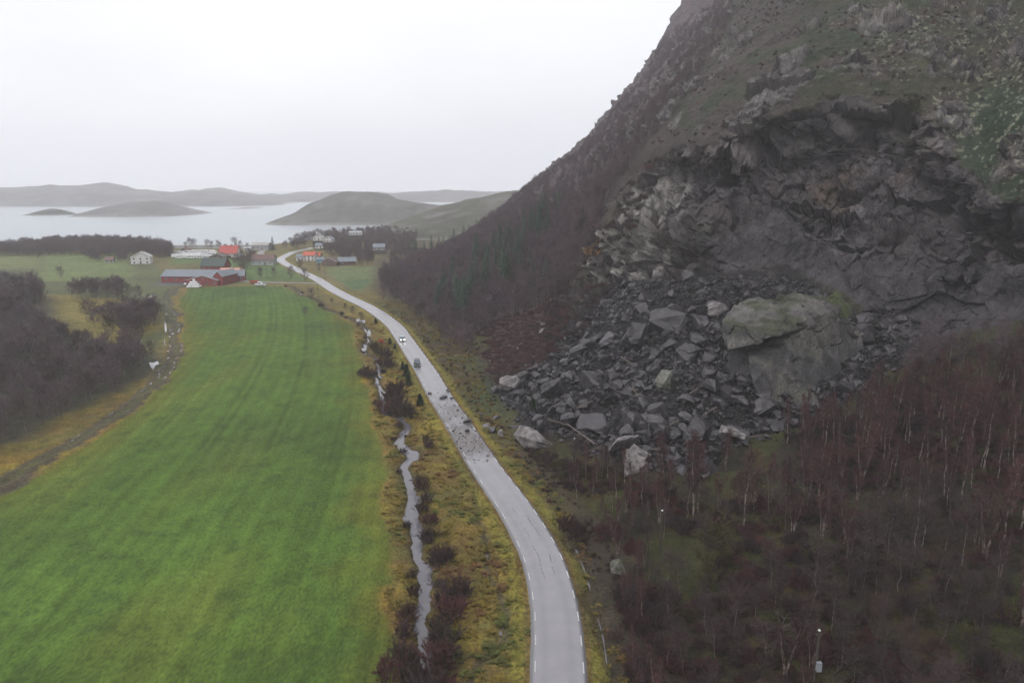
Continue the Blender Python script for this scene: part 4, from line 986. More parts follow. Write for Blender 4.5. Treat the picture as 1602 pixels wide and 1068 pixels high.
# single trees one can point to
for (x, y, kd, s, lab, nm) in ((1118, 905, WILLOW[0], 1.35, 'large olive green willow spreading in the middle of the foreground wood', 'willow_tree'),
                           (1105, 925, WILLOW[1], .8, 'smaller olive willow just below the large willow in the foreground wood', 'willow_tree'),
                           (1275, 935, GREY[0], 1.25, 'dark leafless tree with crooked trunk right of the mossy glade', 'bare_tree'),
                           (1350, 925, GREY[1], 1.0, 'crooked leafless tree with bent trunk right of the dark one by the glade', 'bare_tree'),
                           (1085, 805, BIRCH[0], 1.35, 'tall pale multi stemmed birch standing below the foot of the rockfall', 'birch_tree'),
                           (1092, 800, BIRCH[3], 1.25, 'second tall pale birch close beside the tallest one below the rockfall', 'birch_tree'),
                           (1160, 825, BIRCH[2], 1.3, 'tall pale birch between the rockfall foot and the large willow', 'birch_tree'),
                           (1515, 735, BIRCH[1], 1.35, 'white stemmed birch pair on the far right below the dark slabs', 'birch_tree'),
                           (1540, 735, BIRCH[4], 1.25, 'rightmost white stemmed birch below the dark slabs', 'birch_tree'),
                           (900, 735, GREY[2], 1.0, 'leafless tree beside the pole at the foot of the rockfall', 'bare_tree'), (860, 715, GREY[0], .8, 'bent leafless tree in front of the large rounded boulder', 'bare_tree'),
                           (940, 745, GREY[1], .9, 'leafless tree left of the broad pale slab at the rockfall foot', 'bare_tree')):
    plant(nm, kd, on_mountain(x, y)[0], s, lab, 'tree', None)
for (x, y, s, kd, lab) in ((885, 830, 1.5, 0, 'dark purple bush beside the road bend below the rockfall'), (905, 845, 1.7, 1, 'second dark purple bush by the road bend, nearer the wood'), (925, 850, 1.5, 2, 'third dark purple bush of the clump by the road bend'), (955, 930, 1.5, 1, 'brown bush in front of the lone mossy boulder')):
    tag(link('bush', BUSH_P[kd], None, tuple(ground_or_slope(x, y)), rnd.uniform(0, 6), s), lab, 'bush', 'bushes at the road bend')
for k in range(46):
    y = 872 + k * 6.2; x = 948 + (y - 872) * .16 + rnd.uniform(-8, 62); kd = rnd.randrange(6)
    if abs(x - 960) < 22 and y < 930: continue
    pp_ = tuple(ground_or_slope(x, y))
    if kd < 4: tag(link('bush', (BUSH_P + BUSH_B)[rnd.randrange(5)], None, pp_, rnd.uniform(0, 6), rnd.uniform(.8, 1.5)), 'leafless brown bush in the thicket between the roadside ditch and the wood', 'bush', 'thicket beside the roadside ditch')
    else: plant('birch_tree', (MULTI + BIRCH)[rnd.randrange(6)], pp_, rnd.uniform(.45, .75), 'young bare birch in the thicket between the roadside ditch and the wood', 'tree', 'young birches beside the roadside ditch')
# understory and ground cover of that wood
def add_src(me, x, y, lab, nm='bush', cat='bush', s=1.0):
    return tag(link(nm, me, None, tuple(ground_or_slope(x, y)), rnd.uniform(0, 6), s), lab, cat)
SB = [add_src(BUSH_P[0], 1010, 775, 'purple bush between the rockfall foot and the power pole'), add_src(BUSH_B[0], 985, 790, 'brown bush left of the power pole in the foreground wood'), add_src(BUSH_O[0], 1095, 800, 'olive bush at the base of the tall pale birches'), add_src(BUSH_B[1], 1005, 830, 'brown bush just left of the foot of the foreground power pole')]
k_ = sample_slope(RW, 2600, 2.2); k_ = k_[fbm(R[k_], 11, 3, 401) > -.05]; p_ = R[k_]
scatter('undergrowth', p_, SB, RS.rand(len(p_)) * 6.28, RS.uniform(.4, 1.15, len(p_)), idx=RS.choice(4, len(p_), p=[.42, .3, .08, .2]), label='leafless undergrowth beneath the trees right of the road')
gq = np.where(rsd_ > .5)[0]; gq = gq[(gy[gq] > 90) & (gy[gq] < 300) & (gx[gq] < xf[gq] + 2)]; gq = RS.choice(gq, 420); p_ = np.c_[gx[gq], gy[gq], z[gq]]
scatter('undergrowth', p_, SB, RS.rand(len(p_)) * 6.28, RS.uniform(.12, .40, len(p_)), label='low brown brush on the rough ground right of the road')
k_ = sample_slope([(780, 690), (830, 700), (900, 725), (980, 745), (1000, 760), (930, 780), (880, 770), (840, 735)], 150, 2.2); p_ = R[k_]
scatter('undergrowth', p_, SB, RS.rand(len(p_)) * 6.28, RS.uniform(.3, .75, len(p_)), label='brown brush at the toe of the rockfall beside the road')
# -- hillside wood beyond the rockfall
HW = [(585, 468), (592, 440), (600, 400), (640, 372), (700, 345), (780, 312), (860, 268), (905, 240), (940, 200), (1000, 130), (1040, 60), (1100, 0), (1150, 20), (1110, 100), (1050, 190), (1000, 240), (970, 290), (940, 330), (930, 400), (885, 462), (850, 490), (800, 502), (748, 520), (742, 548), (700, 535), (650, 505)]
k_ = sample_slope(HW, 13500, 8.2, amin=4.6); p_ = R[k_]; x_, y_ = MX[k_], MY[k_]; pb_ = PB[k_]
dn = fbm(p_, 35, 3, 421); rock_ = bare[k_] + uprock[k_]
keep_ = (RS.rand(len(p_)) < np.where(pb_ < 4.6, 1.0, np.where(pb_ < 6, .95 - .2 * (dn < 0), .7))) & (rock_ < .75) & ((y_ > 0) | True)
p_, x_, y_, pb_, dn = p_[keep_], x_[keep_], y_[keep_], pb_[keep_], dn[keep_]
con = (sstep(-.1, .15, fbm(p_, 40, 2, 430) + .25 * np.exp(-((x_ - 800) / 90) ** 2 - ((y_ - 430) / 50) ** 2) + .30 * np.exp(-((x_ - 665) / 45) ** 2 - ((y_ - 385) / 14) ** 2) - .42) > .5) & (pb_ < 4.5)
sz = np.where(pb_ < 4.5, RS.uniform(.7, 1.15, len(p_)), RS.uniform(.35, .75, len(p_))) * np.where(pb_ > 6, .85, 1)
scatter('hillside_wood', p_, FT[:5], RS.rand(len(p_)) * 6.28, sz, idx=RS.choice(5, len(p_), p=[.3, .25, .15, .15, .15]), label='leafless purple-brown wood covering the hillside beyond the rockfall')
wq = world_sample([(588, 458), (620, 474), (648, 494), (672, 520), (700, 542), (738, 556), (745, 520), (735, 495), (655, 470)], 420, 2.8)
wq = np.array([(a, b, gz(a, b)) for a, b, c in wq if np.interp(b, fy[order], fx[order]) > a - 3 and dline(np.array([a]), np.array([b]), ROADL)[0] > 9])
scatter('roadside_wood', wq, FT[:5], RS.rand(len(wq)) * 6.28, RS.uniform(.55, 1.05, len(wq)), label='leafless trees and scrub between the hillside wood and the road')
cp = p_[con][::6][:150]; cx_, cy_ = proj(cp); cs = RS.uniform(1.0, 1.75, len(cp)); dd_ = np.linalg.norm(cp, axis=1); o_ = np.argsort(dd_)
for j in o_:
    plant('spruce_tree', SPRUCE[rnd.randrange(3)], cp[j], cs[j], 'dark green spruce standing among the leafless trees of the hillside', 'tree', 'spruces in the hillside wood', parts=dd_[j] < 400)
for (x, y, s) in [(648, 400, 1.5), (655, 398, 1.6), (664, 396, 1.4), (672, 392, 1.7), (640, 404, 1.3), (684, 388, 1.5), (700, 384, 1.3), (720, 378, 1.3), (735, 374, 1.2)]:
    p, _, _ = on_mountain(x, y); plant('spruce_tree', SPRUCE[rnd.randrange(3)], p, s, 'dark green spruce standing among the leafless trees of the hillside', 'tree', 'spruces in the hillside wood', parts=False)
for (x, y, s, lab) in ((852, 452, 1.3, 'pale green spruce on the ledge left of the cliff nose'), (833, 450, 1.2, 'dark spruce left of the pale green one by the cliff nose')):
    plant('spruce_tree', SPRUCE[1], on_mountain(x, y)[0], s, lab, 'tree', 'spruces by the cliff nose')
# brush on the upper mountain and heather
UP = [(1000, 240), (1050, 190), (1110, 100), (1150, 0), (1700, -60), (1750, 420), (1600, 318), (1500, 270), (1470, 190), (1350, 145), (1180, 170), (1100, 220), (1060, 240)]
k_ = sample_slope(UP, 3600, 8.3, 4.9); k_ = k_[(uprock[k_] < .45) & (bare[k_] < .4) & (RS.rand(len(k_)) < np.clip(.45 + h4[k_] * 1.6, 0.08, 1))]; p_ = R[k_]
scatter('mountain_brush', p_, [SB[0], SB[1], SB[3]], RS.rand(len(p_)) * 6.28, RS.uniform(.2, .5, len(p_)), tilt=RS.uniform(-.3, .3, (len(p_), 2)), label='low leafless brush on the mountain above the rock scar')
# brush between cliff nose and left side
k_ = sample_slope([(860, 560), (850, 470), (900, 430), (940, 380), (960, 330), (1010, 260), (1060, 235), (1010, 320), (960, 450), (900, 540)], 420, 5.5); p_ = R[k_]
scatter('mountain_brush', p_, [SB[0], SB[1], SB[3]], RS.rand(len(p_)) * 6.28, RS.uniform(.4, 1.1, len(p_)), label='brush clinging to the left flank of the cliff nose')
# -- tussocks of the rough grass, one mass
def tuft(seed, m, n=26, R_=.42, H_=.42):
    r = random.Random(seed); K = MB()
    for i in range(n):
        az = r.uniform(0, 6.28); rr = r.random() * R_ * .5; b = Vector((rr * math.cos(az), rr * math.sin(az), -.03)); e = b + Vector((math.cos(az) * R_ * r.uniform(.3, 1), math.sin(az) * R_ * r.uniform(.3, 1), H_ * r.uniform(.4, 1)))
        a_ = Vector((-math.sin(az), math.cos(az), 0)) * .05; K.add([b - a_, b + a_, e], [(0, 1, 2)])
    return K.mesh('grass_tuft', m)
M_tuss2 = mat('green_tussock', (.13, .145, .03), .9, scale=.12, rndv=.5, col2=(.08, .085, .025)); M_tuss3 = mat('rusty_tussock', (.19, .10, .035), .9, scale=.2, rndv=.5, col2=(.10, .06, .028))
TS = []
for k, (x, y, m_, lab) in enumerate(((700, 760, M_tuss, 'yellow grass tuft between stream and road'), (742, 940, M_tuss, 'straw coloured grass tuft beside the trickle in the foreground meadow'), (590, 640, M_tuss2, 'green grass tuft at the edge of the field'), (805, 960, M_tuss3, 'rusty brown tuft at the left verge of the road'))):
    p = G(x, y); p[2] = gz(p[0], p[1]); TS.append(tag(link('grass_tuft', tuft(k, m_), None, tuple(p)), lab, 'grass tuft'))
gi_ = np.where((gy > 55) & (gy < 330) & (gx > -60) & (dF > .6) & (dR > 3.5) & (dS > 1.5) & (gx < xf - 1) & (gx > -120) & (dD > .6))[0]
gi_ = gi_[(dline(gx[gi_], gy[gi_], STREAML) < 60) & (px[gi_] > 520)]
ca = ((xr - xl) / NC)[gi_ // NC] * np.gradient(Yr)[gi_ // NC]; pr = ca * np.clip(220 / gy[gi_], .5, 3.0); s_i = RS.choice(gi_, 21000, p=pr / pr.sum())
tp = np.c_[gx[s_i] + RS.uniform(-.4, .4, len(s_i)), gy[s_i] + RS.uniform(-.3, .3, len(s_i)), z[s_i]]
nn1 = fbm(tp, 5, 3, 501); nv = dR[s_i]
wh = np.where(nn1 > .22, 3, np.where(nn1 < -.25, 2, RS.randint(0, 2, len(s_i)))); wh = np.where((nv < 6) & (RS.rand(len(s_i)) < .5), 2, wh)
hd = np.clip((fbm(tp, 1.3, 2, 77) + .45), .1, 1)
scatter('rough_grass', tp, TS, RS.rand(len(s_i)) * 6.28, RS.uniform(.6, 1.6, len(s_i)) * hd * np.where(nv < 5, .5, 1), idx=wh, label='rough yellow and brown grass tussocks along the stream and the road')
k_ = sample_slope(RW, 9000, 2.2); k_ = k_[t[k_][:, 1] > .055]; p_ = R[k_]
scatter('rough_grass', p_, [TS[2], TS[0], TS[3]], RS.rand(len(p_)) * 6.28, RS.uniform(.4, 1.1, len(p_)), idx=RS.choice(3, len(p_), p=[.5, .3, .2]), label='grass and moss tussocks on the floor of the wood')
# heather patches on the clearing beyond the road
k_ = sample_slope([(735, 590), (728, 540), (770, 500), (850, 480), (900, 470), (860, 560), (790, 600)], 2600, 3.2); p_ = R[k_]
HS = tag(link('heather', bush_mesh(41, M_twig_purple, 1.0, .6, 30, 8), None, tuple(on_mountain(790, 570)[0])), 'low heather bush on the clearing behind the near power pole', 'heather')
scatter('heather_cover', p_, [HS], RS.rand(len(p_)) * 6.28, RS.uniform(.5, 1.1, len(p_)), label='reddish brown heather on the clearing beyond the rockfall')
for k, (x, y, w) in enumerate([(810, 545, 5), (828, 538, 4), (845, 520, 9), (851, 508, 8), (785, 555, 4), (795, 540, 3), (770, 575, 4), (835, 560, 6), (760, 545, 3), (815, 520, 4), (778, 530, 3), (862, 500, 7), (742, 575, 3)]):
    p, _, _ = on_mountain(x, y); dd = np.linalg.norm(p); s = w / FPX * dd / 2 * 1.5; p[2] += s * .5
    me = ROCKS[k % 12].copy(); me.materials[0] = M_palestone; tag(link('boulder', me, None, tuple(p), rnd.uniform(0, 6), s), 'small pale stone lying in the heather of the clearing', 'boulder', 'pale stones in the heather')

# -- bushes along the stream
SBU = [  # spot, size m, kind
    (573, 590, 1.9, 0), (583, 592, 1.5, 1), (566, 588, 1.4, 2), (592, 552, 1.9, 0), (603, 560, 2.0, 1), (598, 572, 2.0, 2), (610, 575, 1.7, 0), (585, 545, 1.5, 1), (612, 630, 2.3, 0), (625, 640, 2.2, 1), (620, 618, 2.4, 2), (604, 640, 1.9, 1), (634, 648, 1.8, 0), (642, 655, 1.7, 2), (592, 634, 1.4, 0), (615, 648, 1.6, 2),
    (655, 755, 1.1, 1), (662, 765, 1.2, 0), (668, 785, 1.1, 2), (660, 800, 1.1, 1), (672, 820, 1.2, 0), (678, 842, 1.3, 2), (664, 838, 1.0, 1), (690, 870, 1.5, 0), (700, 878, 1.2, 1), (684, 882, 1.3, 2), (710, 930, 1.8, 0), (698, 945, 1.7, 1), (722, 935, 1.3, 2), (706, 965, 1.7, 0), (690, 985, 1.5, 1), (695, 1010, 1.8, 2), (684, 1040, 1.8, 0), (702, 1045, 1.7, 1), (672, 1062, 1.6, 2), (690, 1085, 1.9, 0), (648, 1075, 1.6, 1), (660, 1100, 1.9, 2),
    (640, 965, 1.1, 1), (633, 995, 1.2, 0), (626, 1030, 1.4, 2), (612, 1060, 1.4, 1), (640, 1040, 1.2, 0), (645, 900, .8, 1), (700, 640, 0.1, 0), (668, 690, .9, 2), (672, 700, .9, 1)]
for k in range(54):
    j = rnd.randrange(len(STREAM)); q_ = proj(np.array([*STREAM[j], 0.]))
    if not 655 < q_[1] < 1068 and rnd.random() < .6: continue
    sd_ = rnd.choice((-1, 1)); x_ = q_[0] + sd_ * rnd.uniform(9, 26) * (q_[1] / 900) ** 2; SBU.append((x_, q_[1] + rnd.uniform(-4, 4), rnd.uniform(.45, .9), rnd.randrange(3)))
for k, (x, y, s, kd) in enumerate(SBU):
    if s < .3: continue
    p = G(x, y); p[2] = gz(p[0], p[1]); me = (BUSH_B + BUSH_P[:1])[k % 3]
    lab = 'leafless brown bush growing on the bank of the stream' ; tag(link('bush', me, None, tuple(p), rnd.uniform(0, 6), s * .95), lab, 'bush', 'bushes along the stream')
M_juniper = mat('juniper_needles', (.05, .085, .04), .9, scale=.4, rndv=.4, col2=(.025, .04, .025))
def juniper(seed):
    r = random.Random(seed); K = MB()
    for i in range(420):
        az = r.uniform(0, 6.28); f = r.random(); R_ = .8 * (1 - f ** 1.6) * r.uniform(.4, 1); b = Vector((R_ * math.cos(az), R_ * math.sin(az), 2.2 * f)); d = Vector((math.cos(az) * .3, math.sin(az) * .3, .3)); a_ = Vector((-math.sin(az), math.cos(az), .2)) * .12
        K.add([b - a_, b + a_, b + d], [(0, 1, 2)])
    return K.mesh('juniper', M_juniper)
JU = [juniper(k) for k in range(2)]
for k, (x, y, s, lab) in enumerate(((636, 588, 1.5, 'tall dark green juniper bush on the left verge below the cars'), (639, 602, 1.4, 'dark green juniper bush just below the tallest one on the verge'), (657, 634, 1.3, 'rounded dark green juniper beside the debris on the road'), (610, 538, 1.0, 'small green juniper left of the silver car'), (618, 546, .8, 'smallest green juniper between the two cars'), (588, 506, .9, 'green juniper beyond the silver car near the stream'), (630, 578, 1.0, 'green juniper level with the dark car'), (833, 640, 1.2, 'green bush between stones at the rockfall toe'))):
    tag(link('juniper', JU[k % 2], None, tuple(ground_or_slope(x, y)), k, s), lab, 'bush', 'junipers near the road')
for k, (x, y, s, kd, lab) in enumerate(((565, 512, .75, GREY[0], 'leafless tree overhanging the far stretch of road'), (600, 470, .1, GREY[0], ''), (487, 470, .75, ALDER[0], 'leafless tree in front of the farm road junction'), (455, 437, 1.0, ALDER[1], 'broad leafless tree left of the farm road junction'), (478, 440, .95, ALDER[2], 'broad leafless tree right beside the farm road junction'), (470, 425, .95, ALDER[3], 'leafless tree behind the two at the junction'), (408, 436, .85, ALDER[0], 'small roundish leafless tree on the village green left'), (429, 434, .75, ALDER[2], 'small upright leafless tree on the village green right'), (380, 432, 1.05, ALDER[1], 'tall leafless tree at the right end of the farm buildings'), (388, 420, 1.0, ALDER[3], 'leafless tree behind the farm buildings'), (553, 496, .6, GREY[1], 'thin leafless tree by the stream before the far stretch of road'), (540, 488, .5, GREY[2], 'small leafless tree beside the far stretch of road'), (520, 478, .45, GREY[0], 'smallest leafless tree beside the far stretch of road'), (669, 705, .35, GREY[1], 'tiny leafless sapling in the rough grass between stream and muddy road'), (478, 494, .5, ALDER[2], 'low bushy tree by the far bend of the stream'))):
    if s < .2: continue
    p = G(x, y); p[2] = gz(p[0], p[1]); plant('bare_tree', kd, p, s * 1.1, lab, 'tree', None)
tag(link('bush', BUSH_O[1], None, tuple(G(597, 537)), 0, .9), 'small bush with red leaves on the stream bank left of the silver car', 'bush'); C.objects[-1].data = BUSH_O[1].copy(); C.objects[-1].data.materials[1] = mat('red_leaves', (.45, .06, .04), .8)

# -- woods on the left of the field and the far tree belt
LWa = [(-500, 470), (0, 478), (55, 505), (88, 530), (150, 548), (215, 545), (243, 565), (226, 595), (170, 630), (110, 660), (60, 685), (0, 712), (-500, 930)]
Q1 = world_sample(LWa, 1500, 3.3)
Q1 = Q1[np.argsort(Q1[:, 1])]; xx_, yy_ = proj(Q1); inv = xx_ > -30
Qi = Q1[inv]; d_ = dline(Qi[:, 0], Qi[:, 1], GL(LWa), True); o_ = np.argsort(Qi[:, 1] - 60 * (d_ < 5)); rest = []
for c_, j in enumerate(o_):
    if c_ < 200:
        p = Qi[j]; p[2] = gz(p[0], p[1]); kd = ALDER[rnd.randrange(4)] if rnd.random() < .7 else GREY[rnd.randrange(3)]
        plant('alder_tree', kd, p, rnd.uniform(.85, 1.25), 'leafless dark alder in the wood left of the muddy track', 'tree', 'leafless alders in the wood left of the track', parts=rnd.random() < 2)
    else: rest.append(Qi[j])
rest = np.array(rest + list(Q1[~inv])); LA = [tag(link('alder_tree', ALDER[k][2], None, tuple(G(x, y)), k, 1.0), lab, 'tree') for k, (x, y, lab) in enumerate(((95, 436, 'lone leafless alder in the pale meadow on the left'), (218, 470, 'leafless alder at the left end of the ochre meadow'), (176, 498, 'leafless alder standing alone on the ochre meadow')))]
if len(rest): scatter('alder_wood', rest, LA, RS.rand(len(rest)) * 6.28, RS.uniform(.85, 1.3, len(rest)), label='leafless alder wood covering the far left behind the nearest alders')
grp = 'leafless alders in the clumps on the left meadows'
def clump(poly, n, dmin, s0, s1, lab):
    for p in world_sample(poly, n, dmin):
        plant('alder_tree', (ALDER + GREY)[rnd.randrange(7)], (p[0], p[1], 0), rnd.uniform(s0, s1), lab, 'tree', grp, parts=False)
clump([(112, 458), (150, 458), (200, 462), (203, 472), (160, 474), (112, 468)], 60, 3, 1.0, 1.45, 'leafless alder in the clump on the ochre meadow')
clump([(170, 505), (200, 498), (245, 492), (252, 512), (230, 534), (170, 528)], 90, 2.6, 1.0, 1.45, 'leafless alder in the clump beside the muddy track')
clump([(135, 500), (160, 500), (162, 512), (140, 512)], 10, 3, 1.0, 1.3, 'leafless alder in the small clump left of the track clump')
clump([(-60, 458), (10, 455), (55, 462), (75, 475), (60, 500), (-60, 500)], 110, 4, 1.2, 1.7, 'leafless alder at the upper end of the wood on the left')
clump([(50, 420), (58, 418), (75, 398), (66, 398)], 12, 4, .45, .6, 'low leafless tree in the hedge between the two pale meadows')
belt = world_sample([(-500, 400), (30, 401), (130, 399), (150, 410), (195, 411), (240, 405), (272, 402), (262, 392), (200, 384), (100, 384), (-500, 386)], 2600, 3.6)
bx, by = proj(belt); hill_h = 5 * np.exp(-((bx - 170) / 60) ** 2)
keepb = ~((np.abs(bx - 217) < 20) & (by > 400)) & ~((np.abs(bx - 170) < 12) & (by > 403)); belt = belt[keepb]
scatter('tree_belt', belt, LA + [FT[0]], RS.rand(len(belt)) * 6.28, RS.uniform(.95, 1.5, len(belt)), label='dark leafless tree belt between the left meadows and the fjord')
vil = np.concatenate([world_sample([(440, 388), (470, 376), (520, 368), (600, 362), (660, 366), (640, 392), (600, 400), (590, 414), (540, 408), (515, 400), (500, 392), (470, 390)], 1500, 4.4), world_sample([(505, 408), (590, 404), (590, 417), (540, 418), (505, 416)], 60, 6), world_sample([(285, 388), (345, 386), (430, 386), (430, 390), (285, 391)], 14, 6),
                      world_sample([(355, 404), (400, 404), (392, 416), (375, 425), (360, 415)], 24, 6), world_sample([(500, 412), (480, 415), (500, 432), (505, 420)], 8, 5)])
vx, vy = proj(vil)
HX = [(483, 408), (510, 411), (525, 412), (490, 383), (511, 383), (557, 378), (592, 398), (356, 403), (340, 405), (500, 383), (503, 411), (540, 415)]
kv = np.ones(len(vil), bool)
for hx_, hy_ in HX: kv &= ~((np.abs(vx - hx_) < 11) & (vy > hy_ - 3) & (vy < hy_ + 10))
kv &= dline(vil[:, 0], vil[:, 1], ROADL) > 8; kv &= dline(vil[:, 0], vil[:, 1], [tuple(p) for p in HARB]) > 7; vil = vil[kv]
scatter('village_trees', vil, LA + [FT[0]], RS.rand(len(vil)) * 6.28, RS.uniform(.6, 1.3, len(vil)), label='leafless trees massed around the village houses')
for (x, y, s, lab) in ((427, 391, 1.2, 'dark spruce beside the harbour road near the water'), (517, 372, .8, 'dark spruce behind the white village houses')):
    plant('spruce_tree', SPRUCE[0], G(x, y), s, lab, 'tree', None, parts=False)
for (x, y, s, lab) in ((298, 389, 1.3, 'round dark tree on the shore left of the red roofed house'), (304, 389, 1.2, 'second round dark tree on the shore left of the red roofed house'), (367, 388, 1.3, 'round tree on the shore behind the red roofed house'), (325, 389, 1.1, 'low tree on the shore behind the caravans')):
    plant('bare_tree', ALDER[1], G(x, y), s, lab, 'tree', None, parts=False)
# ------------------------------------------------------------------ houses, farm, caravans
M_redwall = mat('red_boards', (.21, .045, .045), .75, scale=2, var=.25)
M_whitewall = mat('white_boards', (.55, .55, .55), .7, scale=1, var=.08)
M_greywall = mat('grey_boards', (.30, .31, .33), .7, scale=1, var=.1)
M_brownwall = mat('brown_boards', (.10, .07, .06), .8, scale=1)
M_slate = mat('grey_roof', (.16, .18, .21), .6, scale=.8, var=.15)
M_darkgreen = mat('dark_green_roof', (.035, .055, .05), .6, scale=1, var=.2)
M_redroof = mat('red_tile_roof', (.36, .07, .06), .7, scale=1.5, var=.15)
M_orangeroof = mat('orange_tile_roof', (.42, .09, .055), .7, scale=1.5, var=.15)
M_salmon = mat('salmon_roof', (.50, .26, .20), .7, scale=1, var=.1)
M_brownroof = mat('brown_roof', (.13, .075, .07), .7, scale=1, var=.15)
M_glass = mat('window_glass', (.03, .035, .045), .1)
M_door = mat('door_wood', (.10, .06, .045), .6)
M_brick = mat('chimney_brick', (.22, .12, .09), .8)
M_plastic = mat('white_plastic', (.66, .66, .68), .45, scale=1, var=.05)
M_earth = mat('earth_bank', (.06, .055, .045), .9)
M_conc = mat('concrete', (.33, .32, .31), .8, scale=1)
def house(nm, lab, cat, px_, py_, w, d, h, rh, ang=0, wall=M_whitewall, roof=M_slate, wins=3, chim=True, gable='x', storeys=1, group=None, base=0, garage=0, door=True, hip=0):
    """w along local x; the ridge runs along x, or along y when gable == 'y' (gable end towards the viewer)"""
    g_ = G(px_, py_); t_ = thing(nm, lab, cat, (g_[0], g_[1] + d / 2, gz(g_[0], g_[1]) - .1 + base), math.radians(ang), group); W2, D2 = w / 2, d / 2
    mb = MB()
    if base: fb = MB(); fb.box(-W2 - .6, -D2 - .6, -base - .5, W2 + .6, D2 + .6, -.02); fb.obj('foundation', M_earth, t_)
    if gable == 'x': mb.add([(-W2, -D2, 0), (W2, -D2, 0), (W2, D2, 0), (-W2, D2, 0), (-W2, -D2, h), (W2, -D2, h), (W2, D2, h), (-W2, D2, h), (-W2, 0, h + rh), (W2, 0, h + rh)],
                            [(0, 1, 5, 4), (2, 3, 7, 6), (1, 2, 6, 9, 5), (3, 0, 4, 8, 7), (0, 3, 2, 1)])
    else: mb.add([(-W2, -D2, 0), (W2, -D2, 0), (W2, D2, 0), (-W2, D2, 0), (-W2, -D2, h), (W2, -D2, h), (W2, D2, h), (-W2, D2, h), (0, -D2, h + rh), (0, D2, h + rh)],
                 [(0, 1, 5, 8, 4), (2, 3, 7, 9, 6), (1, 2, 6, 5), (3, 0, 4, 7), (0, 3, 2, 1)])
    mb.obj('wall', wall, t_)
    o = .45; k = rh / (D2 if gable == 'x' else W2); th = .18; mb = MB()
    if gable == 'x':
        hp = hip
        for s in (-1, 1):
            e = [(-W2 - o, s * (D2 + o), h - o * k + .02), (W2 + o, s * (D2 + o), h - o * k + .02), (W2 + o - hp, 0, h + rh + .02), (-W2 - o + hp, 0, h + rh + .02)]
            mb.add(e + [(x, y, z_ + th) for x, y, z_ in e], [(0, 1, 2, 3), (4, 7, 6, 5), (0, 4, 5, 1), (1, 5, 6, 2), (2, 6, 7, 3), (3, 7, 4, 0)])
    else:
        for s in (-1, 1):
            e = [(s * (W2 + o), -D2 - o, h - o * k + .02), (s * (W2 + o), D2 + o, h - o * k + .02), (0, D2 + o, h + rh + .02), (0, -D2 - o, h + rh + .02)]
            mb.add(e + [(x, y, z_ + th) for x, y, z_ in e], [(0, 1, 2, 3), (4, 7, 6, 5), (0, 4, 5, 1), (1, 5, 6, 2), (2, 6, 7, 3), (3, 7, 4, 0)])
    rf = mb.obj('roof', roof, t_)
    if gable == 'y':
        mb = MB()
        for s in (-1, 1): mb.add([(s * (W2 + o), -D2 - o - .03, h - o * k), (0, -D2 - o - .03, h + rh), (0, -D2 - o - .03, h + rh + .28), (s * (W2 + o), -D2 - o - .03, h - o * k + .28)], [(0, 1, 2, 3)])
        mb.obj('bargeboard', M_whitewall, t_)
    if chim: mb = MB(); mb.box(-.35 + w * .1, -.35, h + rh * .8, .35 + w * .1, .35, h + rh + .9); mb.obj('chimney', M_brick, rf)
    for st in range(storeys):
        zc = h * (st + .5) / storeys - .05 if storeys > 1 else h * .52
        for k_ in range(wins):
            x = -W2 + w * (k_ + .5) / wins
            if door and st == 0 and k_ == wins // 2: continue
            mb = MB(); mb.box(x - .55, -D2 - .05, zc - .6, x + .55, -D2 + .02, zc + .6); f_ = mb.obj('window', M_whitewall if wall is not M_whitewall else M_greywall, t_)
            mb = MB(); mb.box(x - .44, -D2 - .08, zc - .5, x + .44, -D2 - .045, zc + .5); mb.obj('pane', M_glass, f_)
    if gable == 'y' and storeys == 1 and rh > 2.4:
        mb = MB(); mb.box(-.5, -D2 - .05, h + rh * .25, .5, -D2 + .02, h + rh * .25 + 1.1); f_ = mb.obj('window', M_whitewall if wall is not M_whitewall else M_greywall, t_); mb = MB(); mb.box(-.4, -D2 - .08, h + rh * .25 + .1, .4, -D2 - .045, h + rh * .25 + 1); mb.obj('pane', M_glass, f_)
    if door and wins:
        x = -W2 + w * (wins // 2 + .5) / wins; mb = MB(); mb.box(x - .5, -D2 - .06, .05, x + .5, -D2 + .02, 2.1); dd_ = mb.obj('door', M_door, t_); mb = MB(); mb.box(x + .34, -D2 - .1, 1.0, x + .42, -D2 - .055, 1.08); mb.obj('handle', M_conc, dd_)
    for k_ in range(garage):
        x = -W2 + w * (k_ + .5) / garage; mb = MB(); mb.box(x - w / garage * .36, -D2 - .06, .05, x + w / garage * .36, -D2 + .02, h * .8); mb.obj('gate', M_greywall if wall is not M_greywall else M_conc, t_)
    return t_
FG = 'buildings of the red farm'
house('barn', 'long red farm building with low grey roof at the end of the field', 'barn', 298, 442, 33, 13, 3.6, 3.0, -3, M_redwall, M_slate, 6, False, group=FG, door=False)
house('barn', 'red farm wing with its gable facing the green field', 'barn', 319, 446.5, 17, 12, 2.9, 2.6, -4, M_redwall, M_slate, 4, False, 'y', group=FG)
house('barn', 'narrow red gabled cross wing rising between the two grey roofed farm wings', 'barn', 345, 446, 5.5, 16, 5.2, 2.4, -8, M_redwall, M_slate, 1, False, 'y', group=FG, door=False)
house('barn', 'right red farm wing with grey roof beside the salmon roofed annex', 'barn', 362, 440, 12, 9, 3.2, 2.8, 14, M_redwall, M_slate, 4, False, group=FG)
house('farm_building', 'red annex under a salmon coloured roof at the right of the farm', 'barn', 360, 433, 12.5, 8, 3.0, 2.0, 4, M_redwall, M_salmon, 3, True, group=FG, garage=0)
house('farmhouse', 'dark red farmhouse under a dark green roof behind the long barn', 'house', 333, 424, 15.5, 10, 3.5, 4.6, -4, M_redwall, M_darkgreen, 4, True, group=FG)
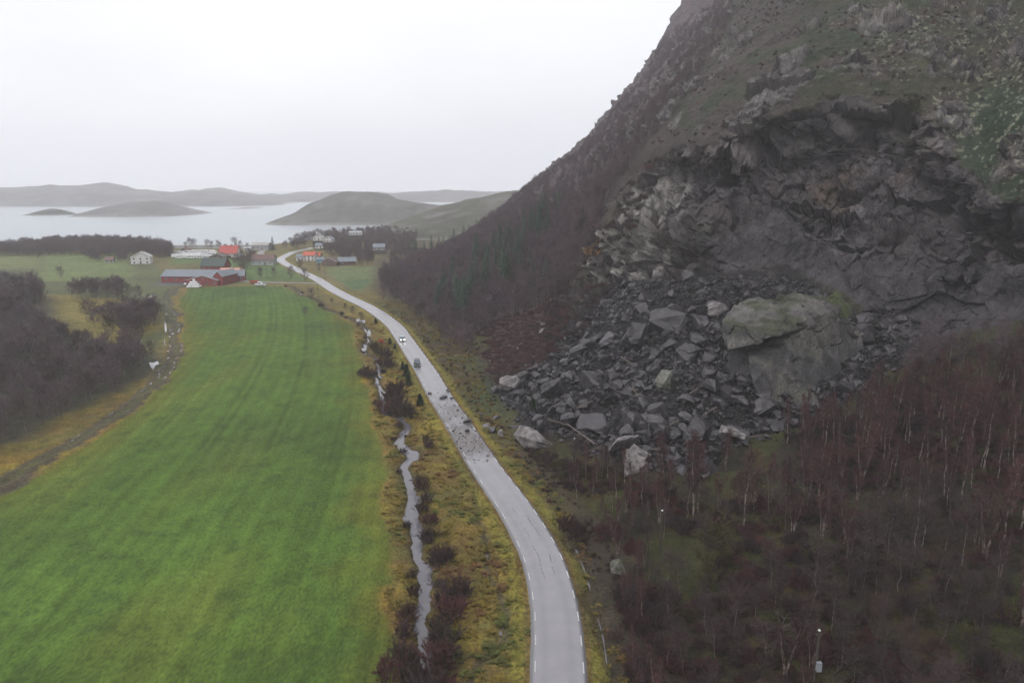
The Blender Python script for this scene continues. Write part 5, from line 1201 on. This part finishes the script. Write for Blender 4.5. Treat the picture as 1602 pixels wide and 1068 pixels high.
house('white_house', 'white two storey house alone before the leafless tree belt', 'house', 217.5, 413, 12.4, 9, 5.0, 3.4, 16, M_whitewall, mat('weathered_roof', (.36, .35, .34), .7), 3, True, 'y', storeys=2)
house('shack', 'small weathered white shack left of the white two storey house', 'shed', 170, 411, 5.5, 4, 2.2, 1.8, 10, M_greywall, M_brownroof, 2, False)
house('red_roofed_house', 'white house with bright red roof on the village green near the shore', 'house', 357, 403, 13.5, 9, 3.6, 5.2, 0, M_whitewall, M_redroof, 4, True)
house('shed', 'low dark shed with white gable boards left of the red roofed house', 'shed', 340, 406, 12, 9, 2.2, 2.4, 0, M_brownwall, M_brownwall, 2, False, 'y')
house('shed', 'small white annex at the right of the red roofed house', 'shed', 371, 401, 6, 5, 2.4, 1.0, 0, M_whitewall, M_greywall, 2, False)
house('storehouse', 'long pale grey building with brown roof beside the village road', 'warehouse', 410, 415, 15, 9, 3.8, 3.2, 3, M_greywall, M_brownroof, 4, False, garage=0)
house('boathouse', 'large white waterfront building beside the harbour road', 'warehouse', 407, 391, 14, 10, 4.2, 2.0, 0, M_greywall, M_conc, 4, False)
house('shed', 'small white shed on the shore left of the waterfront building', 'shed', 387, 393, 6, 5, 2.6, 1.2, 0, M_whitewall, M_greywall, 2, False)
house('orange_roofed_house', 'white house with bright orange roof right of the village road', 'house', 484, 408, 8.5, 7, 4.2, 2.2, -6, M_whitewall, M_orangeroof, 3, True, storeys=2)
house('white_house', 'low white wing left of the orange roofed house', 'house', 470, 408, 6, 6, 3, 1.6, 0, M_whitewall, M_slate, 2, False)
house('garage', 'orange roofed annex right of the orange roofed house', 'garage', 494, 406, 6, 6, 3.0, 2.0, 0, M_greywall, M_orangeroof, 2, False)
house('cabin', 'bright blue cabin right of the orange roofed house', 'cabin', 501, 411, 5.5, 4, 2.5, 1.2, 0, mat('blue_boards', (.10, .32, .48), .6), M_slate, 2, False)
house('white_house', 'white gabled house on the rise among the village trees', 'house', 498, 386, 9.5, 8, 3, 3.8, 8, M_whitewall, M_slate, 3, True, 'y', base=5.5)
house('white_house', 'second white gabled house right of the first on the rise', 'house', 514, 388, 7.5, 7, 2.6, 2.8, -8, M_whitewall, M_slate, 3, True, 'y', base=5)
house('white_house', 'small white house below the two gabled houses on the rise', 'house', 499, 391, 6, 6, 2.6, 1.8, 0, M_whitewall, M_slate, 2, False, base=1.2)
house('white_house', 'white house with flat long roof near the fjord behind the trees', 'house', 556, 379, 12, 7, 2.4, 1.2, 4, M_whitewall, M_greywall, 4, False, base=7)
house('white_house', 'pale grey house at the foot of the hill beside the far trees', 'house', 592, 397, 9, 7, 2.6, 2.4, 10, M_greywall, M_slate, 3, True, base=3)
house('shed', 'dark brown shed behind the pale meadow, left one', 'shed', 517, 416, 11, 8, 2.8, 3.0, -12, M_brownwall, M_brownwall, 2, False, 'y')
house('shed', 'dark grey shed behind the pale meadow, right one', 'shed', 541, 415, 12, 8, 2.8, 2.4, 12, M_brownwall, M_slate, 2, False)
house('cottage', 'small red cottage behind the caravans', 'cottage', 288, 397, 7, 6, 2.6, 2.4, 0, M_brownwall, M_brownroof, 2, True, 'y')
# caravans
def caravan_parts(t_, r):
    mb = MB(); mb.prism([(-2.9, .45), (2.9, .45), (3.1, 1.4), (2.7, 2.6), (-2.9, 2.65), (-3.1, 1.6)], -1.15, 1.15); mb.obj('body', M_plastic, t_)
    for x in (-1.7, 0, 1.7): mb = MB(); mb.box(x - .5, -1.19, 1.4, x + .5, -1.14, 2.1); mb.obj('window', M_glass, t_)
    mb = MB()
    for s in (-1, 1): mb.tube((-.1, s * 1.05, .33), (-.1, s * .85, .33), .33, .33, 10)
    mb.obj('wheel', M_darkbark, t_)
cv = thing('caravan', 'white caravan parked in the rows on the shore camping ground', 'caravan', (0, 0, 0), 0, 'caravans on the camping ground'); caravan_parts(cv, rnd)
def copy_tree(o):
    c = o.copy(); C.objects.link(c)
    for ch in list(o.children): d = ch.copy(); C.objects.link(d); d.parent = c
    return c
spots = []
for row, (y, x0, x1, n) in enumerate(((404.5, 282, 322, 6), (402.5, 277, 318, 6), (400, 284, 330, 7), (397.5, 272, 332, 7), (395.5, 296, 330, 4))):
    for k in range(n): spots.append((x0 + (x1 - x0) * (k + rnd.uniform(-.25, .25)) / (n - 1), y + rnd.uniform(-.4, .4)))
for k, (x, y) in enumerate(spots):
    c = cv if k == 0 else copy_tree(cv); g_ = G(x, y); c.location = (g_[0], g_[1], 0); c.rotation_euler = (0, 0, rnd.choice((0, 0, .3, 3.2)) + rnd.uniform(-.15, .15))
# wrapped bales in a white pile
mb = MB(); r = random.Random(3)
mb_ = bmesh.new(); bmesh.ops.create_icosphere(mb_, subdivisions=2, radius=.78)
for v in mb_.verts: v.co.z = max(-.62, min(.62, v.co.z * 1.05))
bale = bpy.data.meshes.new('bale'); mb_.to_mesh(bale); mb_.free(); bale.materials.append(M_plastic)
for p in bale.polygons: p.use_smooth = True
gp = G(300.5, 451)
for lev, (n, dd_) in enumerate(((5, 0), (4, 0), (3, 0), (1, 0))):
    for i in range(n):
        for j in range(max(1, 3 - lev)):
            tag(link('bale', bale, None, (gp[0] + (i - (n - 1) / 2) * 1.36 + r.uniform(-.08, .08), gp[1] + 1.2 + j * 1.36 + lev * .55, .62 + lev * 1.12), r.uniform(0, 3)), 'white plastic wrapped bale in the pile before the red barn', 'bale', 'wrapped bales')
tag(link('bale', bale, None, (G(290, 446)[0], G(290, 446)[1], .6)), 'single white wrapped bale lying left of the bale pile', 'bale')
# boat on land with cabin, and a red wagon
g_ = G(408, 448.5); bt = thing('boat', 'white cabin boat standing on land beside the farm road', 'boat', (g_[0], g_[1], .2), math.radians(-4))
n = 9; xs_ = np.linspace(-3.1, 3.1, n); mb = MB(); V_ = []
for i, x in enumerate(xs_):
    w = 1.15 * (1 - max(0, (x - .5) / 2.7) ** 2.2) + .02; zt = 1.25 + .25 * max(0, x / 3); V_ += [(x, -w, zt), (x * .93, -w * .55, .35), (x * .93, 0, .1), (x * .93, w * .55, .35), (x, w, zt)]
F_ = [(i * 5 + j, i * 5 + j + 1, (i + 1) * 5 + j + 1, (i + 1) * 5 + j) for i in range(n - 1) for j in range(4)] + [(i * 5 + 4, i * 5, (i + 1) * 5, (i + 1) * 5 + 4) for i in range(n - 1)] + [(0, 1, 2, 3, 4)]
mb.add(V_, F_); mb.obj('hull', M_plastic, bt); mb = MB(); mb.prism([(-1.6, 1.3), (.9, 1.3), (.4, 2.5), (-1.5, 2.6)], -.8, .8); mb.obj('cabin', M_plastic, bt); mb = MB(); mb.box(-1.2, -.84, 1.8, .3, -.79, 2.3); mb.obj('window', M_glass, bt)
mb = MB(); mb.box(-2, -.7, -.25, -1.6, .7, .4); mb.box(1.2, -.5, -.25, 1.6, .5, .45); mb.obj('cradle', M_darkbark, bt)
g_ = G(398, 443.5); wg = thing('wagon', 'rusty red farm wagon behind the cabin boat', 'wagon', (g_[0], g_[1], 0), .2)
mb = MB(); mb.box(-2.6, -1.1, .8, 2.6, 1.1, .95); mb.box(-2.6, -1.1, .95, 2.6, -1.02, 1.7); mb.box(-2.6, 1.02, .95, 2.6, 1.1, 1.7); mb.box(-2.6, -1.02, .95, -2.52, 1.02, 1.7); mb.box(2.52, -1.02, .95, 2.6, 1.02, 1.7); mb.obj('body', mat('rusty_red', (.33, .07, .05), .8), wg)
for s in (-1, 1):
    for x in (-1.4, 1.4): mb = MB(); mb.tube((x, s * .95, .42), (x, s * 1.15, .42), .42, .42, 12); mb.obj('wheel', M_darkbark, wg)
# quay line and stone wall by the road
V_ = [G(x, 385.2)[:2] for x in (268, 300, 340, 395)]; mb = MB()
for a, b in zip(V_[:-1], V_[1:]): mb.add([(a[0], a[1], -3), (b[0], b[1], -3), (b[0], b[1], .9), (a[0], a[1], .9), (a[0], a[1] + 6, -3), (b[0], b[1] + 6, -3), (b[0], b[1] + 6, .9), (a[0], a[1] + 6, .9)], [(0, 1, 2, 3), (3, 2, 6, 7), (4, 7, 6, 5)])
tag(mb.obj('quay', M_conc), 'low dark stone quay along the fjord behind the village', 'quay')
# ------------------------------------------------------------------ power poles
M_pole = mat('tarred_pole', (.045, .035, .03), .8, scale=4); M_cap = mat('metal_cap', (.5, .5, .5), .4); M_ins = mat('insulator', (.16, .14, .13), .4); M_box = mat('grey_box', (.20, .22, .235), .5)
def pole(x, y, h, lab, r_=.18, cross=True, box=False):
    p = ground_or_slope(x, y); t_ = thing('power_pole', lab, 'power pole', tuple(p), rnd.uniform(-.1, .1), 'power poles along the road')
    mb = MB(); mb.tube((0, 0, -.6), (0, 0, h), r_, r_ * .75, 8); mb.obj('mast', M_pole, t_)
    mb = MB(); mb.tube((0, 0, h), (0, 0, h + .12), r_ * .95, r_ * .5, 8); mb.obj('cap', M_cap, t_)
    if cross:
        for s in (-1, 1): mb = MB(); mb.tube((s * .18, 0, h - .5), (s * .3, 0, h - .38), .03, .05, 6); mb.obj('insulator', M_ins, t_)
    if box:
        mb = MB(); mb.box(-.05, -.5, h - 4.4, .42, -.15, h - 3.4); mb.obj('transformer_box', M_box, t_); mb = MB(); mb.tube((0, -.12, h - 3.4), (0, -.12, h - 1), .03, .03, 5); mb.obj('cable', M_pole, t_)
pole(734, 562, 6.3, 'thin power pole at the corner of the heather clearing'); pole(765, 594, 6.2, 'power pole behind the flat pale stone at the left end of the rockfall')
pole(896, 734, 6.6, 'power pole among the brush at the foot of the rockfall'); pole(1031, 862, 6.8, 'power pole with bright cap left of the large willow'); pole(1269, 1095, 8.4, 'power pole with a grey box at the bottom of the foreground wood', .16, True, True)
pole(418, 437, 7, 'slim power pole on the village green', .11); pole(509, 438, 7, 'slim power pole on the pale meadow right of the road', .11); pole(498, 466, 7, 'slim power pole left of the far stretch of road', .11); pole(195, 400, 12, 'tall power pole rising above the tree belt', .15)
# ------------------------------------------------------------------ cars
M_tyre = mat('tyre', (.02, .02, .02), .8); M_rim = mat('rim', (.4, .4, .42), .35, metal=.8); M_lamp = bpy.data.materials.new('lit_headlight'); M_lamp.use_nodes = True
b_ = M_lamp.node_tree.nodes['Principled BSDF']; b_.inputs['Emission Color'].default_value = (1, .96, .88, 1); b_.inputs['Emission Strength'].default_value = 9
M_lampoff = mat('headlight_glass', (.55, .57, .6), .15)
M_black = mat('black_trim', (.02, .02, .022), .5); M_plate = mat('white_plate', (.75, .75, .75), .5)
def car(lab, px_, py_, col, L_, W_, H_, hood, suv, lit, ang):
    g_ = G(px_, py_, .33); paint = mat('car_paint', col, .3, scale=.3, var=.04, metal=.3)
    t_ = thing('parked_car' if not lit else 'oncoming_car', lab, 'car', (g_[0], g_[1] + L_ / 2, .335), ang)
    # front faces -Y. profile along y
    h0, hb = .32, H_ * .56; F = -L_ / 2; B = L_ / 2; W2 = W_ / 2; V_ = []; F_ = []
    prof = [(F + .03, h0, .86), (F, h0 + .22, .93), (F + .06, hb * .82, .95), (F + .35, hb * .92, .97), (F + hood, hb, 1.0), (B - .5, hb + .04, 1.0), (B - .05, hb - .02, .96), (B, h0 + .25, .94), (B - .05, h0, .88)]
    mb = MB(); n = len(prof)
    for s in (-1, 1):
        for y, z_, k in prof: mb.v.append((s * W2 * k, y, z_))
    mb.f = [tuple(range(n)), tuple(range(2 * n - 1, n - 1, -1))] + [(i, i + n, (i + 1) % n + n, (i + 1) % n) for i in range(n)]; mb.m = [0] * len(mb.f)
    body = mb.obj('body', paint, t_); bv = body.modifiers.new('bevel', 'BEVEL'); bv.width = .06; bv.segments = 2
    y0 = F + hood - .05; y1 = F + hood + (.55 if suv else .75); y2 = B - (.35 if suv else .75); y3 = B - (.12 if suv else .3); wr = .80
    def ring(y, z_, k): return [(-W2 * k, y, z_), (W2 * k, y, z_)]
    vs = ring(y0, hb - .02, .93) + ring(y1, H_ - .06, wr) + ring(y2, H_ - .04, wr) + ring(y3, hb, .92)
    mb = MB(); mb.add(vs, [(0, 1, 3, 2), (2, 3, 5, 4), (4, 5, 7, 6), (0, 2, 4, 6), (1, 7, 5, 3)]); mb.obj('cabin', M_black, t_)
    mb = MB(); e = .012; mb.add([(-W2 * wr * 1.01, y1 - .03, H_ - .05), (W2 * wr * 1.01, y1 - .03, H_ - .05), (W2 * wr * 1.01, y2 + .05, H_ - .03), (-W2 * wr * 1.01, y2 + .05, H_ - .03), (-W2 * wr * .95, y1 + .03, H_ + .03), (W2 * wr * .95, y1 + .03, H_ + .03), (W2 * wr * .95, y2 - .03, H_ + .03), (-W2 * wr * .95, y2 - .03, H_ + .03)],
        [(4, 5, 6, 7), (0, 1, 5, 4), (1, 2, 6, 5), (2, 3, 7, 6), (3, 0, 4, 7), (0, 3, 2, 1)]); mb.obj('roof', paint, t_)
    def lerp3(a, b, f): return tuple(a[i] + (b[i] - a[i]) * f for i in range(3))
    a, b, c, d = vs[0], vs[1], vs[3], vs[2]; cx = [lerp3(lerp3(a, b, u), lerp3(d, c, u), v) for u, v in ((.07, .1), (.93, .1), (.93, .93), (.07, .93))]
    mb = MB(); mb.add([(x, y - .02, z_ + .01) for x, y, z_ in cx], [(0, 1, 2, 3)]); mb.obj('windscreen', mat('windscreen_glass', (.10, .12, .14), .12), t_)
    for s in (-1, 1):
        q0, q1, q2, q3 = (vs[0], vs[2], vs[4], vs[6]) if s < 0 else (vs[1], vs[3], vs[5], vs[7])
        pn = [lerp3(q0, q1, .12), lerp3(q0, q1, .88), lerp3(q3, q2, .88), lerp3(q3, q2, .12)]
        mb = MB(); mb.add([(x + s * .012, y, z_) for x, y, z_ in pn], [(0, 1, 2, 3)]); mb.obj('side_window', M_glass, t_)
        for y in (F + .8, B - .8):
            mb = MB(); mb.tube((s * (W2 - .2), y, .33), (s * (W2 + .01), y, .33), .33, .33, 14); w_ = mb.obj('wheel', M_tyre, t_); mb = MB(); mb.tube((s * (W2 - .02), y, .33), (s * (W2 + .02), y, .33), .2, .2, 10); mb.obj('rim', M_rim, w_)
        mb = MB(); mb.box(s * W2 * .66 - .17, F - .015, h0 + .26, s * W2 * .66 + .17, F + .08, h0 + .44); mb.obj('headlight', M_lamp if lit else M_lampoff, t_)
        mb = MB(); mb.box(min(s * W2, s * (W2 + .2)), y0 + .25, hb + .02, max(s * W2, s * (W2 + .2)), y0 + .37, hb + .2); mb.obj('mirror', paint, t_)
    mb = MB(); mb.box(-W2 * .4, F - .01, h0 + .25, W2 * .4, F + .06, h0 + .42); mb.obj('grille', M_black, t_)
    mb = MB(); mb.box(-W2 * .9, F - .03, h0 - .02, W2 * .9, F + .1, h0 + .17); bp_ = mb.obj('bumper', M_black, t_); mb = MB(); mb.box(-.26, F - .05, h0 + .02, .26, F - .032, h0 + .13); mb.obj('number_plate', M_plate, bp_)
    return t_
car('dark grey off road car standing on the left lane before the debris', 651, 575, (.035, .045, .05), 4.6, 1.95, 1.85, 1.15, True, False, math.radians(9))
car('silver blue car with lit headlights coming behind the dark car', 628, 534.5, (.38, .45, .50), 4.3, 1.85, 1.48, 1.1, False, True, math.radians(13))
# ------------------------------------------------------------------ felled wood and dead branches in the foreground wood
def logs(x, y, n, L_, lab, nm='brushwood_pile', seed=1):
    p = ground_or_slope(x, y); r = random.Random(seed); mb = MB()
    for k in range(n):
        a = r.gauss(.6, .6); l = r.uniform(.5, 1) * L_; c = Vector((r.gauss(0, 1.0), r.gauss(0, .8), r.uniform(.2, 1.0))); d = Vector((math.cos(a), math.sin(a), r.uniform(-.1, .35))) * l / 2; mb.tube(c - d, c + d, .06, .03, 5)
    tag(mb.obj(nm, mat('dead_wood', (.065, .058, .05), .9, scale=2), loc=tuple(p)), lab, 'brushwood')
logs(1240, 985, 20, 2.4, 'heap of grey dead branches above the pole with the grey box', seed=2); logs(1335, 1035, 22, 2.6, 'smaller heap of cut branches right of the pole with the grey box', seed=5); logs(1222, 1010, 12, 2.6, 'scattered grey sticks left of the pole with the grey box', seed=9)
p0 = on_mountain(885, 668)[0]; p1 = on_mountain(928, 698)[0]; mb = MB(); mb.tube(Vector(p0) + Vector((0, 0, 1.2)), Vector(p1) + Vector((0, 0, .9)), .10, .16, 6); tag(mb.obj('fallen_trunk', M_bark), 'pale fallen trunk lying across the lower left of the rockfall', 'log')
M_broken = mat('broken_wood', (.13, .10, .085), .9, scale=2)
for k, (x, y, dx, dy) in enumerate(((900, 640, 26, -10), (940, 700, -30, 12), (1010, 700, 34, 6), (985, 610, 20, 22), (1060, 660, -26, 16), (1080, 620, 18, -14), (860, 660, 30, 14), (1120, 640, -22, 18), (970, 560, 16, 16), (1160, 690, 30, -6))):
    a = on_mountain(x, y)[0]; b = on_mountain(x + dx, y + dy)[0]; mb = MB(); mb.tube(Vector(a) + Vector((0, -.5, .9)), Vector(b) + Vector((0, -.5, 1.2)), .13, .05, 6); r = random.Random(k)
    for j in range(7):
        q = Vector(a).lerp(Vector(b), r.uniform(.3, 1)) + Vector((0, -.5, 1)); mb.tube(q, q + Vector((r.gauss(0, .6), r.gauss(0, .5), r.uniform(.2, 1.2))), .035, .01, 3)
    tag(mb.obj('broken_tree', M_broken), 'broken bare tree lying among the rubble of the rockfall', 'log', 'trees broken by the rockfall')
# ------------------------------------------------------------------ haze: even damp air over the whole valley
mb = MB(); mb.box(-5400, -150, -12, 5400, 7000, 470); hz = mb.obj('haze', None)
hm = bpy.data.materials.new('damp_air'); hm.use_nodes = True; hn = hm.node_tree.nodes; hn.clear(); ho = hn.new('ShaderNodeOutputMaterial'); pv = hn.new('ShaderNodeVolumePrincipled')
pv.inputs['Color'].default_value = (.975, .975, 1.0, 1); pv.inputs['Density'].default_value = .00025; pv.inputs['Anisotropy'].default_value = 0.2
hm.node_tree.links.new(pv.outputs[0], ho.inputs['Volume']); hz.data.materials.clear(); hz.data.materials.append(hm); tag(hz, kind='stuff')
